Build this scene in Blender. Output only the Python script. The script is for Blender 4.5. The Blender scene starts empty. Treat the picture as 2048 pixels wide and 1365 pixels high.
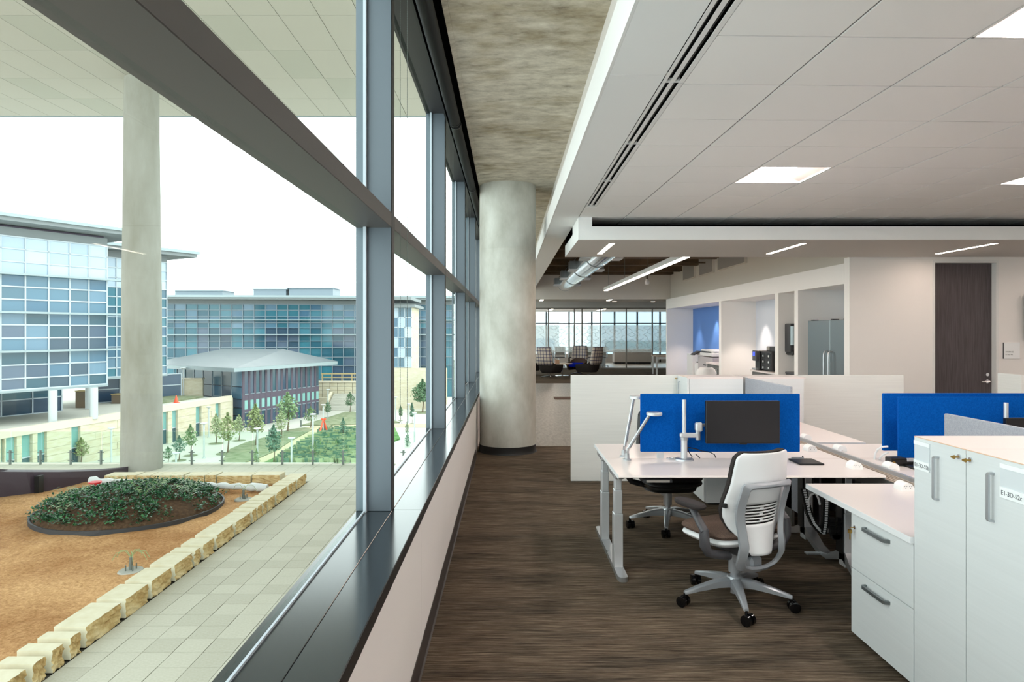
import bpy, bmesh, math, random
from mathutils import Vector, Matrix

random.seed(7)
scene = bpy.context.scene
COL = scene.collection
R = math.radians

# ---------------------------------------------------------------- camera, world, exposure
ZC, F, VX, VY = 1.65, 1365.33, 1017.0, 663.0       # eye height (m), focal length (px), vanishing point
cam_d = bpy.data.cameras.new('camera')
cam = bpy.data.objects.new('camera', cam_d)
COL.objects.link(cam)
cam.location = (0, 0, ZC)
cam.rotation_euler = (R(90), 0, 0)
cam_d.sensor_width = 36
cam_d.lens = 24
cam_d.shift_x = (1024 - VX) / 2048
cam_d.shift_y = -(682.5 - VY) / 2048
cam_d.clip_start = 0.05
cam_d.clip_end = 600
scene.camera = cam

world = bpy.data.worlds.new('overcast_sky')
scene.world = world
world.use_nodes = True
wn = world.node_tree
bg = wn.nodes['Background']
tc = wn.nodes.new('ShaderNodeTexCoord')
nz = wn.nodes.new('ShaderNodeTexNoise')
nz.inputs['Scale'].default_value = 2.2
nz.inputs['Detail'].default_value = 3
cr = wn.nodes.new('ShaderNodeValToRGB')
cr.color_ramp.elements[0].position = 0.3
cr.color_ramp.elements[0].color = (0.83, 0.90, 0.91, 1)
cr.color_ramp.elements[1].position = 0.7
cr.color_ramp.elements[1].color = (0.97, 0.985, 0.985, 1)
wn.links.new(tc.outputs['Generated'], nz.inputs['Vector'])
wn.links.new(nz.outputs['Fac'], cr.inputs['Fac'])
wn.links.new(cr.outputs['Color'], bg.inputs['Color'])
SKY = 2.3
bg.inputs['Strength'].default_value = SKY

vs = scene.view_settings
vs.view_transform = 'Standard'
vs.look = 'None'
vs.gamma = 1.0
vs.use_curve_mapping = False
vs.exposure = 0.78
TROFFER_E, STRIP_E, SPOT_W = 40.0, 24.0, 60.0
try:
    scene.cycles.transparent_max_bounces = 24
    scene.cycles.sample_clamp_indirect = 6.0
except Exception:
    pass


def P(px, py, d):
    """a point of the place seen at (px, py) and lying d metres into the room"""
    return Vector(((px - VX) * d / F, d, ZC + (VY - py) * d / F))


# ---------------------------------------------------------------- materials
def lin(c):
    out = []
    for v in c[:3]:
        v = v / 255.0
        out.append(v / 12.92 if v <= 0.04045 else ((v + 0.055) / 1.055) ** 2.4)
    return (out[0], out[1], out[2], 1.0)


MATS = {}


def mat(name, c, rough=0.5, metal=0.0, spec=0.5, emit=None, estr=0.0):
    m = bpy.data.materials.new(name)
    m.use_nodes = True
    b = m.node_tree.nodes['Principled BSDF']
    b.inputs['Base Color'].default_value = lin(c)
    b.inputs['Roughness'].default_value = rough
    b.inputs['Metallic'].default_value = metal
    b.inputs['Specular IOR Level'].default_value = spec
    if emit:
        b.inputs['Emission Color'].default_value = lin(emit)
        b.inputs['Emission Strength'].default_value = estr
    MATS[name] = m
    return m


def noisy(name, stops, scale=(1, 1, 1), nscale=5.0, detail=6.0, rough=0.6, metal=0.0, bump=0.0, spec=0.4,
          nrough=0.6, second=None, bdist=0.01):
    """noise-driven colour; stops = [(pos, colour)]; second = (scale, nscale, stops, factor) multiplied on top"""
    m = mat(name, stops[0][1], rough, metal, spec)
    nt = m.node_tree
    b = nt.nodes['Principled BSDF']
    co = nt.nodes.new('ShaderNodeTexCoord')

    def layer(sc, ns, st, det):
        mp = nt.nodes.new('ShaderNodeMapping')
        mp.inputs['Scale'].default_value = sc
        n = nt.nodes.new('ShaderNodeTexNoise')
        n.inputs['Scale'].default_value = ns
        n.inputs['Detail'].default_value = det
        n.inputs['Roughness'].default_value = nrough
        r = nt.nodes.new('ShaderNodeValToRGB')
        els = r.color_ramp.elements
        while len(els) < len(st):
            els.new(0.5)
        for e, (p, c) in zip(els, st):
            e.position = p
            e.color = lin(c)
        nt.links.new(co.outputs['Object'], mp.inputs['Vector'])
        nt.links.new(mp.outputs['Vector'], n.inputs['Vector'])
        nt.links.new(n.outputs['Fac'], r.inputs['Fac'])
        return n, r

    n, r = layer(scale, nscale, stops, detail)
    out = r.outputs['Color']
    if second:
        n2, r2 = layer(second[0], second[1], second[2], 4.0)
        mx = nt.nodes.new('ShaderNodeMix')
        mx.data_type = 'RGBA'
        mx.blend_type = 'MULTIPLY'
        mx.inputs[0].default_value = second[3]
        nt.links.new(out, mx.inputs[6])
        nt.links.new(r2.outputs['Color'], mx.inputs[7])
        out = mx.outputs[2]
    nt.links.new(out, b.inputs['Base Color'])
    if bump:
        bp = nt.nodes.new('ShaderNodeBump')
        bp.inputs['Strength'].default_value = bump
        bp.inputs['Distance'].default_value = bdist
        nt.links.new(n.outputs['Fac'], bp.inputs['Height'])
        nt.links.new(bp.outputs['Normal'], b.inputs['Normal'])
    return m


def glass(name, tint, k=0.8, ior=1.5, rough=0.0, white=0.0):
    """clear pane: see-through with the mirror share of its Fresnel reflection; white = share of milky film"""
    m = bpy.data.materials.new(name)
    m.use_nodes = True
    nt = m.node_tree
    nt.nodes.clear()
    out = nt.nodes.new('ShaderNodeOutputMaterial')
    tr = nt.nodes.new('ShaderNodeBsdfTransparent')
    tr.inputs['Color'].default_value = (*tint, 1)
    gl = nt.nodes.new('ShaderNodeBsdfGlossy')
    gl.inputs['Roughness'].default_value = rough
    fr = nt.nodes.new('ShaderNodeFresnel')
    fr.inputs['IOR'].default_value = ior
    mu = nt.nodes.new('ShaderNodeMath')
    mu.operation = 'MULTIPLY'
    mu.inputs[1].default_value = k
    mx = nt.nodes.new('ShaderNodeMixShader')
    nt.links.new(fr.outputs['Fac'], mu.inputs[0])
    nt.links.new(mu.outputs[0], mx.inputs['Fac'])
    src = tr.outputs['BSDF']
    if white:
        df = nt.nodes.new('ShaderNodeBsdfDiffuse')
        df.inputs['Color'].default_value = (0.92, 0.95, 0.94, 1)
        tl = nt.nodes.new('ShaderNodeBsdfTranslucent')
        tl.inputs['Color'].default_value = (0.95, 0.97, 0.96, 1)
        m1 = nt.nodes.new('ShaderNodeMixShader')
        m1.inputs['Fac'].default_value = 0.6
        nt.links.new(df.outputs['BSDF'], m1.inputs[1])
        nt.links.new(tl.outputs['BSDF'], m1.inputs[2])
        m2 = nt.nodes.new('ShaderNodeMixShader')
        m2.inputs['Fac'].default_value = white
        nt.links.new(tr.outputs['BSDF'], m2.inputs[1])
        nt.links.new(m1.outputs['Shader'], m2.inputs[2])
        src = m2.outputs['Shader']
    nt.links.new(src, mx.inputs[1])
    nt.links.new(gl.outputs['BSDF'], mx.inputs[2])
    nt.links.new(mx.outputs['Shader'], out.inputs['Surface'])
    MATS[name] = m
    return m


M = MATS
mat('white_paint', (232, 230, 228), 0.6)
mat('wall_white', (240, 235, 232), 0.55)
mat('ceiling_white', (247, 245, 243), 0.8, spec=0.2)
mat('grid_white', (122, 116, 114), 0.6)
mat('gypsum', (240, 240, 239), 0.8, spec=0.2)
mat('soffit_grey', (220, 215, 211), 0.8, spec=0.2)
mat('bulkhead', (208, 200, 190), 0.8, spec=0.2)
mat('black', (10, 10, 11), 0.45)
mat('black_matt', (16, 15, 16), 0.9, spec=0.1)
mat('black_gloss', (12, 12, 14), 0.12)
mat('charcoal', (52, 52, 55), 0.6)
mat('arm_dark', (58, 52, 52), 0.7, spec=0.2)
mat('plastic_dark', (74, 72, 76), 0.45)
mat('mullion', (94, 103, 111), 0.42, 0.35)
mat('mullion_edge', (52, 50, 50), 0.5, 0.2)
mat('bead', (176, 186, 194), 0.5)
mat('transom_dark', (74, 70, 67), 0.5, 0.1)
mat('sill', (38, 45, 50), 0.17, 0.25, 0.8)
mat('sill_edge', (26, 21, 18), 0.5)
mat('cove', (58, 50, 47), 0.55)
mat('silver', (190, 193, 197), 0.32, 0.75)
mat('silver_light', (214, 216, 219), 0.38, 0.45)
mat('chrome', (214, 216, 220), 0.12, 1.0)
mat('steel_brushed', (132, 138, 140), 0.34, 0.8)
mat('brass', (170, 135, 70), 0.3, 0.9)
mat('desk_white', (227, 216, 213), 0.28)
mat('desk_edge', (238, 238, 240), 0.35)
mat('screen_black', (30, 29, 32), 0.32)
mat('outlet_white', (246, 244, 242), 0.3)
mat('label_white', (246, 247, 248), 0.4)
mat('label_grey', (214, 218, 222), 0.4)
mat('ink', (92, 94, 100), 0.6)
mat('red', (200, 40, 45), 0.5)
mat('orange', (226, 84, 50), 0.5)
mat('shell_white', (236, 236, 238), 0.35)
mat('pipe_white', (209, 212, 211), 0.6)
mat('post_steel', (120, 128, 124), 0.4, 0.6)
mat('post_white', (183, 189, 189), 0.5)
mat('blue_wall', (84, 128, 196), 0.6)
mat('pale_blue_wall', (206, 210, 220), 0.6)
mat('vent_grey', (150, 144, 138), 0.7)
mat('cabinet_grey', (96, 94, 92), 0.5)
mat('copier_light', (228, 226, 226), 0.45)
mat('copier_grey', (188, 180, 182), 0.45)
mat('display_blue', (70, 90, 230), 0.3, emit=(70, 90, 230), estr=0.6)
mat('seat_blue', (10, 40, 190), 0.8, spec=0.1)
mat('wood_pale', (222, 186, 158), 0.4)
mat('cable_white', (228, 228, 230), 0.4)
mat('shade_black', (9, 9, 10), 0.6, spec=0.2)
mat('lamp_glow', (255, 246, 238), 0.5, emit=(255, 244, 236), estr=TROFFER_E)
mat('strip_glow', (255, 240, 230), 0.5, emit=(255, 232, 215), estr=STRIP_E)
mat('dot_glow', (255, 240, 230), 0.5, emit=(255, 230, 210), estr=6.0)
mat('rail_beige', (186, 168, 154), 0.45, 0.2)
mat('chair_silver', (172, 175, 181), 0.36, 0.45)
mat('reflector_grey', (150, 144, 140), 0.7)
mat('troffer_white', (246, 240, 236), 0.5)
noisy('carpet', [(0.36, (38, 33, 29)), (0.46, (86, 74, 64)), (0.56, (121, 108, 95)), (0.68, (166, 152, 136))],
      (1.5, 58, 1), 2.0, 10, 0.95, bump=0.5, spec=0.05, nrough=0.78,
      second=((0.7, 3.0, 1), 1.2, [(0.3, (150, 154, 158)), (0.55, (255, 250, 242))], 0.9))
noisy('vinyl', [(0.3, (134, 127, 119)), (0.55, (166, 159, 150)), (0.75, (184, 177, 170))],
      (4, 0.8, 1), 6, 7, 0.35, spec=0.5)
noisy('concrete_slab', [(0.28, (135, 126, 114)), (0.44, (190, 183, 171)), (0.56, (212, 206, 194)), (0.75, (236, 232, 223))],
      (1.0, 2.0, 1), 5.0, 15, 0.85, bump=0.35, spec=0.2, nrough=0.74,
      second=((0.5, 0.8, 1), 1.5, [(0.36, (204, 192, 168)), (0.5, (250, 246, 238))], 0.85))
noisy('concrete_column', [(0.25, (160, 158, 147)), (0.5, (191, 190, 181)), (0.75, (214, 214, 207))],
      (1.2, 1.2, 0.7), 2.4, 8, 0.7, bump=0.06, spec=0.3, nrough=0.6)
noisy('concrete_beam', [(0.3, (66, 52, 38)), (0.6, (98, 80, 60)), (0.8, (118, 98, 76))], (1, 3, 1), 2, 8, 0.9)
noisy('laminate', [(0.3, (216, 218, 219)), (0.7, (220, 222, 223))], (2, 2, 90), 1.0, 3, 0.4)
noisy('laminate_x', [(0.3, (222, 221, 217)), (0.7, (229, 228, 224))], (2, 2, 90), 1.0, 3, 0.45)
noisy('felt_blue', [(0.3, (3, 70, 148)), (0.7, (8, 88, 174))], (1, 1, 1), 120, 3, 0.95, bump=0.15, spec=0.05)
noisy('felt_grey', [(0.3, (146, 148, 156)), (0.7, (168, 169, 177))], (1, 1, 1), 140, 3, 0.95, spec=0.05)
noisy('door_veneer', [(0.3, (68, 60, 62)), (0.7, (92, 84, 87))], (26, 1, 1.2), 2.0, 6, 0.42)
noisy('fabric_dark', [(0.3, (44, 40, 40)), (0.7, (66, 60, 58))], (1, 1, 1), 160, 2, 0.9, spec=0.1)
noisy('fabric_brown', [(0.3, (84, 68, 60)), (0.7, (112, 92, 82))], (1, 1, 1), 160, 2, 0.85, spec=0.1)
# outdoors
noisy('paver', [(0.3, (182, 178, 162)), (0.7, (194, 190, 176))], (1, 1, 1), 30, 4, 0.85, spec=0.2)
noisy('paver_dark', [(0.3, (174, 170, 154)), (0.7, (186, 182, 168))], (1, 1, 1), 30, 4, 0.85, spec=0.2)
mat('joint', (70, 66, 58), 0.9)
mat('joint_pale', (108, 103, 90), 0.9)
noisy('sand_cut', [(0.3, (197, 187, 159)), (0.6, (209, 202, 179)), (0.8, (216, 209, 194))], (1, 1, 1), 3.5, 5, 0.85, spec=0.15)
noisy('sand_split', [(0.3, (159, 126, 78)), (0.5, (193, 167, 119)), (0.75, (212, 193, 154))], (1, 1, 1), 6, 8, 0.9, bump=0.9, spec=0.1, bdist=0.04)
noisy('mulch', [(0.25, (137, 104, 70)), (0.45, (190, 149, 106)), (0.62, (219, 178, 132)), (0.8, (240, 209, 168))],
      (2, 2, 2), 9, 10, 0.95, bump=0.8, spec=0.05, nrough=0.75,
      second=((1, 1, 1), 0.5, [(0.35, (200, 178, 160)), (0.6, (255, 250, 245))], 0.8), bdist=0.03)
noisy('soil', [(0.3, (58, 44, 34)), (0.6, (88, 68, 52)), (0.8, (110, 88, 68))], (1, 1, 1), 14, 8, 0.95, bump=0.8, spec=0.05)
noisy('ext_concrete', [(0.25, (138, 136, 123)), (0.5, (158, 157, 148)), (0.75, (173, 173, 166))], (1, 1, 0.35), 1.0, 8, 0.8,
      bump=0.05, spec=0.2, nrough=0.65)
noisy('limestone', [(0.3, (189, 178, 152)), (0.6, (201, 195, 174)), (0.8, (207, 202, 189))], (1, 1, 3), 1.2, 6, 0.85, spec=0.15)
mat('limestone_cap', (203, 194, 175), 0.8)
mat('soffit_panel', (178, 176, 166), 0.6)
mat('soffit_panel_b', (171, 171, 160), 0.6)
mat('fascia_metal', (145, 158, 162), 0.4, 0.3)
mat('eave_grey', (122, 128, 130), 0.6)
mat('frame_pale', (177, 187, 195), 0.45)
mat('frame_grey', (125, 138, 148), 0.45)
mat('plaza', (187, 185, 175), 0.85, spec=0.1)
mat('tan_path', (179, 170, 141), 0.9, spec=0.1)
noisy('roof_metal', [(0.3, (72, 81, 86)), (0.7, (83, 92, 96))], (1, 1, 1), 0.5, 4, 0.35, 0.3)
noisy('grass', [(0.3, (76, 112, 62)), (0.5, (102, 133, 85)), (0.75, (129, 148, 110))], (1, 1, 1), 0.8, 8, 0.95, spec=0.05)
noisy('planting', [(0.3, (99, 111, 80)), (0.5, (126, 133, 107)), (0.75, (144, 144, 121))], (1, 1, 1), 1.4, 8, 0.95, spec=0.05)
mat('brick_dark', (84, 74, 89), 0.7)
mat('steel_dark', (60, 48, 58), 0.5)
mat('wood_rail', (175, 155, 112), 0.7)
PANES = {}
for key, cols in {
    'sky': [(196, 216, 232), (186, 208, 228), (204, 222, 234)],  # pale blue panes with the reflected sky put into their colour
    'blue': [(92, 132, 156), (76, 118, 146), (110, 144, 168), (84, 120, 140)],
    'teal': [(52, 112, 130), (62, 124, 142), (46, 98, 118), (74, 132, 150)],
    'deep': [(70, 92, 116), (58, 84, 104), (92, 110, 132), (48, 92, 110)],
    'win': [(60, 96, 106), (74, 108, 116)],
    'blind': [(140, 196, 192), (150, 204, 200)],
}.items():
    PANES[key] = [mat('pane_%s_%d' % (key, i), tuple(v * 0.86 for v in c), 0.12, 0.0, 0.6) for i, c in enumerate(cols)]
glass('window_glass', (0.938, 0.985, 0.970), 0.025)
glass('guard_glass', (0.90, 0.97, 0.94), 0.5)
glass('partition_glass', (0.94, 0.975, 0.98), 0.5)
glass('film', (0.95, 0.985, 0.98), 0.3, white=0.42)
LEAF = [mat('leaf_%d' % i, c, 0.6, spec=0.3) for i, c in enumerate(
    [(98, 128, 96), (124, 150, 108), (140, 154, 108), (98, 132, 112), (156, 170, 132)])]
IVY = [mat('ivy_%d' % i, c, 0.4, spec=0.4) for i, c in enumerate(
    [(38, 82, 50), (54, 104, 60), (30, 64, 42), (112, 140, 64)])]
mat('bark', (112, 98, 80), 0.9)
# plaid upholstery: two sets of dark stripes on a cream cloth
m = mat('plaid', (206, 192, 178), 0.9, spec=0.1)
nt = m.node_tree
co = nt.nodes.new('ShaderNodeTexCoord')
sx = nt.nodes.new('ShaderNodeSeparateXYZ')
nt.links.new(co.outputs['Object'], sx.inputs[0])
prev = None
for ax in ('X', 'Z'):
    mu = nt.nodes.new('ShaderNodeMath'); mu.operation = 'MULTIPLY'; mu.inputs[1].default_value = 8.5
    fr = nt.nodes.new('ShaderNodeMath'); fr.operation = 'FRACT'
    lt = nt.nodes.new('ShaderNodeMath'); lt.operation = 'LESS_THAN'; lt.inputs[1].default_value = 0.24
    nt.links.new(sx.outputs[ax], mu.inputs[0]); nt.links.new(mu.outputs[0], fr.inputs[0]); nt.links.new(fr.outputs[0], lt.inputs[0])
    mx = nt.nodes.new('ShaderNodeMix'); mx.data_type = 'RGBA'
    sc_ = nt.nodes.new('ShaderNodeMath'); sc_.operation = 'MULTIPLY'; sc_.inputs[1].default_value = 0.75
    nt.links.new(lt.outputs[0], sc_.inputs[0]); nt.links.new(sc_.outputs[0], mx.inputs[0])
    if prev is None:
        mx.inputs[6].default_value = lin((206, 192, 178))
    else:
        nt.links.new(prev, mx.inputs[6])
    mx.inputs[7].default_value = lin((40, 42, 88))
    prev = mx.outputs[2]
nt.links.new(prev, nt.nodes['Principled BSDF'].inputs['Base Color'])


# ---------------------------------------------------------------- mesh helpers
def wl(o):
    v = Vector((0, 0, 0))
    while o is not None:
        v += o.location
        o = o.parent
    return v


def finish(me, material, smooth):
    if isinstance(material, (list, tuple)):
        for m_ in material:
            me.materials.append(M[m_] if isinstance(m_, str) else m_)
    else:
        me.materials.append(M[material] if isinstance(material, str) else material)
    if smooth:
        for p in me.polygons:
            p.use_smooth = True
        me.set_sharp_from_angle(angle=R(38))


def link(name, me, parent=None, kind=None, label=None):
    o = bpy.data.objects.new(name, me)
    COL.objects.link(o)
    if parent is not None:
        o.parent = parent
    if kind:
        o['kind'] = kind
    if label:
        o['label'] = label
    return o


class MB:
    def __init__(s):
        s.bm = bmesh.new()

    def box(s, x0, x1, y0, y1, z0, z1, b=0.0, seg=1):
        g = bmesh.ops.create_cube(s.bm, size=1.0)
        for v in g['verts']:
            v.co = Vector(((x0 + x1) / 2 + v.co.x * (x1 - x0), (y0 + y1) / 2 + v.co.y * (y1 - y0), (z0 + z1) / 2 + v.co.z * (z1 - z0)))
        if b:
            es = list({e for v in g['verts'] for e in v.link_edges})
            bmesh.ops.bevel(s.bm, geom=es, offset=b, segments=seg, affect='EDGES', profile=0.5)
        return s

    def obox(s, c, ax, sx, sy, sz, b=0.0):
        """box centred on c, with the 3x3 axes ax"""
        g = bmesh.ops.create_cube(s.bm, size=1.0)
        for v in g['verts']:
            v.co = Vector(c) + ax @ Vector((v.co.x * sx, v.co.y * sy, v.co.z * sz))
        if b:
            es = list({e for v in g['verts'] for e in v.link_edges})
            bmesh.ops.bevel(s.bm, geom=es, offset=b, segments=2, affect='EDGES', profile=0.5)
        return s

    def tube(s, pts, r, n=8, caps=True, sq=1.0):
        pts = [Vector(p) for p in pts]
        rs = r if isinstance(r, (list, tuple)) else [r] * len(pts)
        rings = []
        up = None
        for i, p in enumerate(pts):
            t = (pts[min(i + 1, len(pts) - 1)] - pts[max(i - 1, 0)])
            if t.length < 1e-9:
                t = Vector((0, 0, 1))
            t.normalize()
            if up is None:
                up = Vector((0, 0, 1)) if abs(t.z) < 0.9 else Vector((0, 1, 0))
            a = t.cross(up)
            if a.length < 1e-6:
                a = t.cross(Vector((1, 0, 0)))
            a.normalize()
            b_ = a.cross(t).normalized()
            up = b_
            ring = []
            for k in range(n):
                an = 2 * math.pi * (k + 0.5) / n
                ring.append(s.bm.verts.new(p + a * (math.cos(an) * rs[i]) + b_ * (math.sin(an) * rs[i] * sq)))
            rings.append(ring)
        for r0, r1 in zip(rings, rings[1:]):
            for k in range(n):
                s.bm.faces.new((r0[k], r0[(k + 1) % n], r1[(k + 1) % n], r1[k]))
        if caps:
            s.bm.faces.new(rings[0][::-1])
            s.bm.faces.new(rings[-1])
        return s

    def lathe(s, prof, c=(0, 0, 0), n=24):
        c = Vector(c)
        rings = []
        for r, z in prof:
            if r < 1e-6:
                rings.append([s.bm.verts.new(c + Vector((0, 0, z)))])
            else:
                rings.append([s.bm.verts.new(c + Vector((r * math.cos(2 * math.pi * k / n), r * math.sin(2 * math.pi * k / n), z))) for k in range(n)])
        for a, b_ in zip(rings, rings[1:]):
            for k in range(n):
                k2 = (k + 1) % n
                if len(a) == 1 and len(b_) == 1:
                    continue
                if len(a) == 1:
                    s.bm.faces.new((a[0], b_[k2], b_[k]))
                elif len(b_) == 1:
                    s.bm.faces.new((a[k], a[k2], b_[0]))
                else:
                    s.bm.faces.new((a[k], a[k2], b_[k2], b_[k]))
        return s

    def prism(s, poly, axis, a, b_):
        def pt(u, v, w):
            return {'x': (w, u, v), 'y': (u, w, v), 'z': (u, v, w)}[axis]
        A = [s.bm.verts.new(pt(u, v, a)) for u, v in poly]
        B = [s.bm.verts.new(pt(u, v, b_)) for u, v in poly]
        n = len(poly)
        s.bm.faces.new(A[::-1])
        s.bm.faces.new(B)
        for k in range(n):
            s.bm.faces.new((A[k], A[(k + 1) % n], B[(k + 1) % n], B[k]))
        return s

    def face(s, pts):
        s.bm.faces.new([s.bm.verts.new(Vector(p)) for p in pts])
        return s

    def build(s, name, material, parent=None, smooth=False, w=True, kind=None, label=None):
        if parent is not None and w:
            off = wl(parent)
            for v in s.bm.verts:
                v.co -= off
        bmesh.ops.recalc_face_normals(s.bm, faces=s.bm.faces)
        me = bpy.data.meshes.new(name)
        s.bm.to_mesh(me)
        s.bm.free()
        finish(me, material, smooth)
        return link(name, me, parent, kind, label)


BOXF = [(0, 3, 2, 1), (4, 5, 6, 7), (0, 1, 5, 4), (1, 2, 6, 5), (2, 3, 7, 6), (3, 0, 4, 7)]


def boxo(name, x0, x1, y0, y1, z0, z1, material, parent=None, kind=None, label=None):
    off = wl(parent) if parent is not None else Vector((0, 0, 0))
    vs_ = [Vector(p) - off for p in ((x0, y0, z0), (x1, y0, z0), (x1, y1, z0), (x0, y1, z0), (x0, y0, z1), (x1, y0, z1), (x1, y1, z1), (x0, y1, z1))]
    me = bpy.data.meshes.new(name)
    me.from_pydata(vs_, [], BOXF)
    finish(me, material, False)
    return link(name, me, parent, kind, label)


def bbo(name, x0, x1, y0, y1, z0, z1, material, parent=None, b=0.003, seg=1, kind=None, label=None, smooth=False):
    return MB().box(x0, x1, y0, y1, z0, z1, b, seg).build(name, material, parent, smooth, kind=kind, label=label)


def thing(name, label, cat, loc=(0, 0, 0), rz=0.0, group=None):
    o = bpy.data.objects.new(name, None)
    COL.objects.link(o)
    o.location = loc
    o.rotation_euler = (0, 0, rz)
    o.empty_display_size = 0.1
    o['label'] = label
    o['category'] = cat
    if group:
        o['group'] = group
    return o


def struct(name, loc=(0, 0, 0), label=None):
    o = bpy.data.objects.new(name, None)
    COL.objects.link(o)
    o.location = loc
    o['kind'] = 'structure'
    if label:
        o['label'] = label
    return o


def tag(o, label, cat, group=None):
    o['label'] = label
    o['category'] = cat
    if group:
        o['group'] = group
    return o


def copy_tree(o, parent=None):
    c = o.copy()
    COL.objects.link(c)
    c.parent = parent
    for ch in o.children:
        copy_tree(ch, c)
    return c


def text_mesh(name, s, size, material, parent, pos, axes, align='LEFT'):
    cu = bpy.data.curves.new('lettering', 'FONT')
    cu.body = s
    cu.size = size
    cu.align_x = align
    cu.extrude = 0.0004
    to = bpy.data.objects.new('lettering', cu)
    COL.objects.link(to)
    bpy.context.view_layer.update()
    dg = bpy.context.evaluated_depsgraph_get()
    me = bpy.data.meshes.new_from_object(to.evaluated_get(dg))
    bpy.data.objects.remove(to)
    off = wl(parent) if parent is not None else Vector((0, 0, 0))
    ax = Matrix(axes).transposed()
    for v in me.vertices:
        v.co = Vector(pos) + ax @ v.co - off
    me.materials.clear()
    finish(me, material, False)
    return link(name, me, parent)

# ================================================================ THE ROOM
XG, XI, XW = -0.721, -0.5735, -0.434           # glass plane, inner face of the mullions, wall face
ZS, ZT0, ZT1, ZH = 0.764, 2.160, 2.233, 3.63   # sill, transom, window head
ZSLAB, ZT = 3.65, 2.995                        # concrete soffit, suspended ceiling
MY = [3.357 + 2.845 * k for k in range(-3, 10)]  # near faces of the mullions
MT = 0.077

boxo('floor', -0.9, 9.5, -5.2, 9.8, -0.3, 0.0, 'carpet', kind='structure', label='dark brown streaked carpet of the work area')
boxo('floor_break_area', -0.9, 9.5, 9.8, 21.6, -0.3, 0.0, 'vinyl', kind='structure', label='pale wood look floor strip beyond the round column')
boxo('floor_lounge', -0.9, 9.5, 21.6, 29.6, -0.3, 0.0, 'carpet', kind='structure', label='dark carpet of the far lounge')
boxo('floor_conference', -0.9, 9.5, 29.6, 36.2, -0.3, 0.0, 'vinyl', kind='structure', label='pale floor behind the far glass partition')

# low wall under the window sill, in wide panels with open joints
wall = struct('wall_left', label='low pinkish white wall panels under the window sill')
for y0, y1 in zip(MY, MY[1:]):
    boxo('wall_panel', -0.62, XW, y0 + 0.045, y1 + 0.041, 0.0, ZS - 0.05, 'wall_white', wall)
boxo('wall_core', -0.80, -0.63, MY[0], MY[-1], -0.3, ZS - 0.06, 'black_matt', wall)
MB().prism([(XW, 0.1), (XW + 0.004, 0.1), (XW + 0.012, 0.008), (XW + 0.02, 0.0), (XW, 0.0)], 'y', MY[0], 8.95).build(
    'baseboard_left', 'cove', kind='structure', label='dark rubber cove base along the window wall')

# window bays: two panes, mullion, transom, head, sill boards
def window_bay(k, y0, y1):
    w = struct('window_%d' % k, (XG, y0 + MT, ZS), 'grey metal window bay with a tall pane above the transom and one below')
    a, b = y0 + MT, y1
    boxo('pane_lower', XG - 0.012, XG + 0.012, a, b, ZS, ZT0, 'window_glass', w)
    boxo('pane_upper', XG - 0.012, XG + 0.012, a, b, ZT1, ZH, 'window_glass', w)
    bbo('mullion', XG - 0.03, XI - 0.004, b, b + MT, ZS, ZH + 0.02, 'mullion', w, 0.002)
    boxo('mullion_shaded_face', XI - 0.004, XI, b + 0.012, b + MT - 0.004, ZS, ZH, 'mullion_edge', w)  # front face turned from the daylight, its shade painted in as a darker tone
    bbo('transom', XG - 0.03, XI, a, b, ZT0, ZT1, 'transom_dark', w, 0.002)
    boxo('head_rail', XG - 0.03, XI, a, b, ZH, ZSLAB + 0.2, 'mullion_edge', w)
    for z0, z1 in ((ZS, ZT0), (ZT1, ZH)):
        boxo('glazing_bead', XG + 0.012, XG + 0.026, b - 0.03, b, z0, z1, 'bead', w)
        boxo('glazing_bead', XG + 0.012, XG + 0.02, a, b - 0.03, z0, z0 + 0.008, 'bead', w)
    bbo('sill_board', XG - 0.03, XI - 0.001, a - MT + 0.03, b + 0.028, ZS - 0.05, ZS, 'sill', w, 0.0015)
    sb = bbo('sill_board', XI + 0.001, XW + 0.004, a - MT + 0.03, b + 0.028, ZS - 0.045, ZS, 'sill', w, 0.0015)
    boxo('sill_nosing', XW + 0.004, XW + 0.006, a - MT + 0.03, b + 0.03, ZS - 0.05, ZS - 0.001, 'sill_edge', w)
    return w

for k, (y0, y1) in enumerate(zip(MY, MY[1:])):
    window_bay(k + 1, y0, y1)
boxo('wall_pier', XG - 0.1, XW, MY[0] - 0.3, MY[0] + MT, -0.3, ZSLAB, 'mullion', kind='structure')
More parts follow.
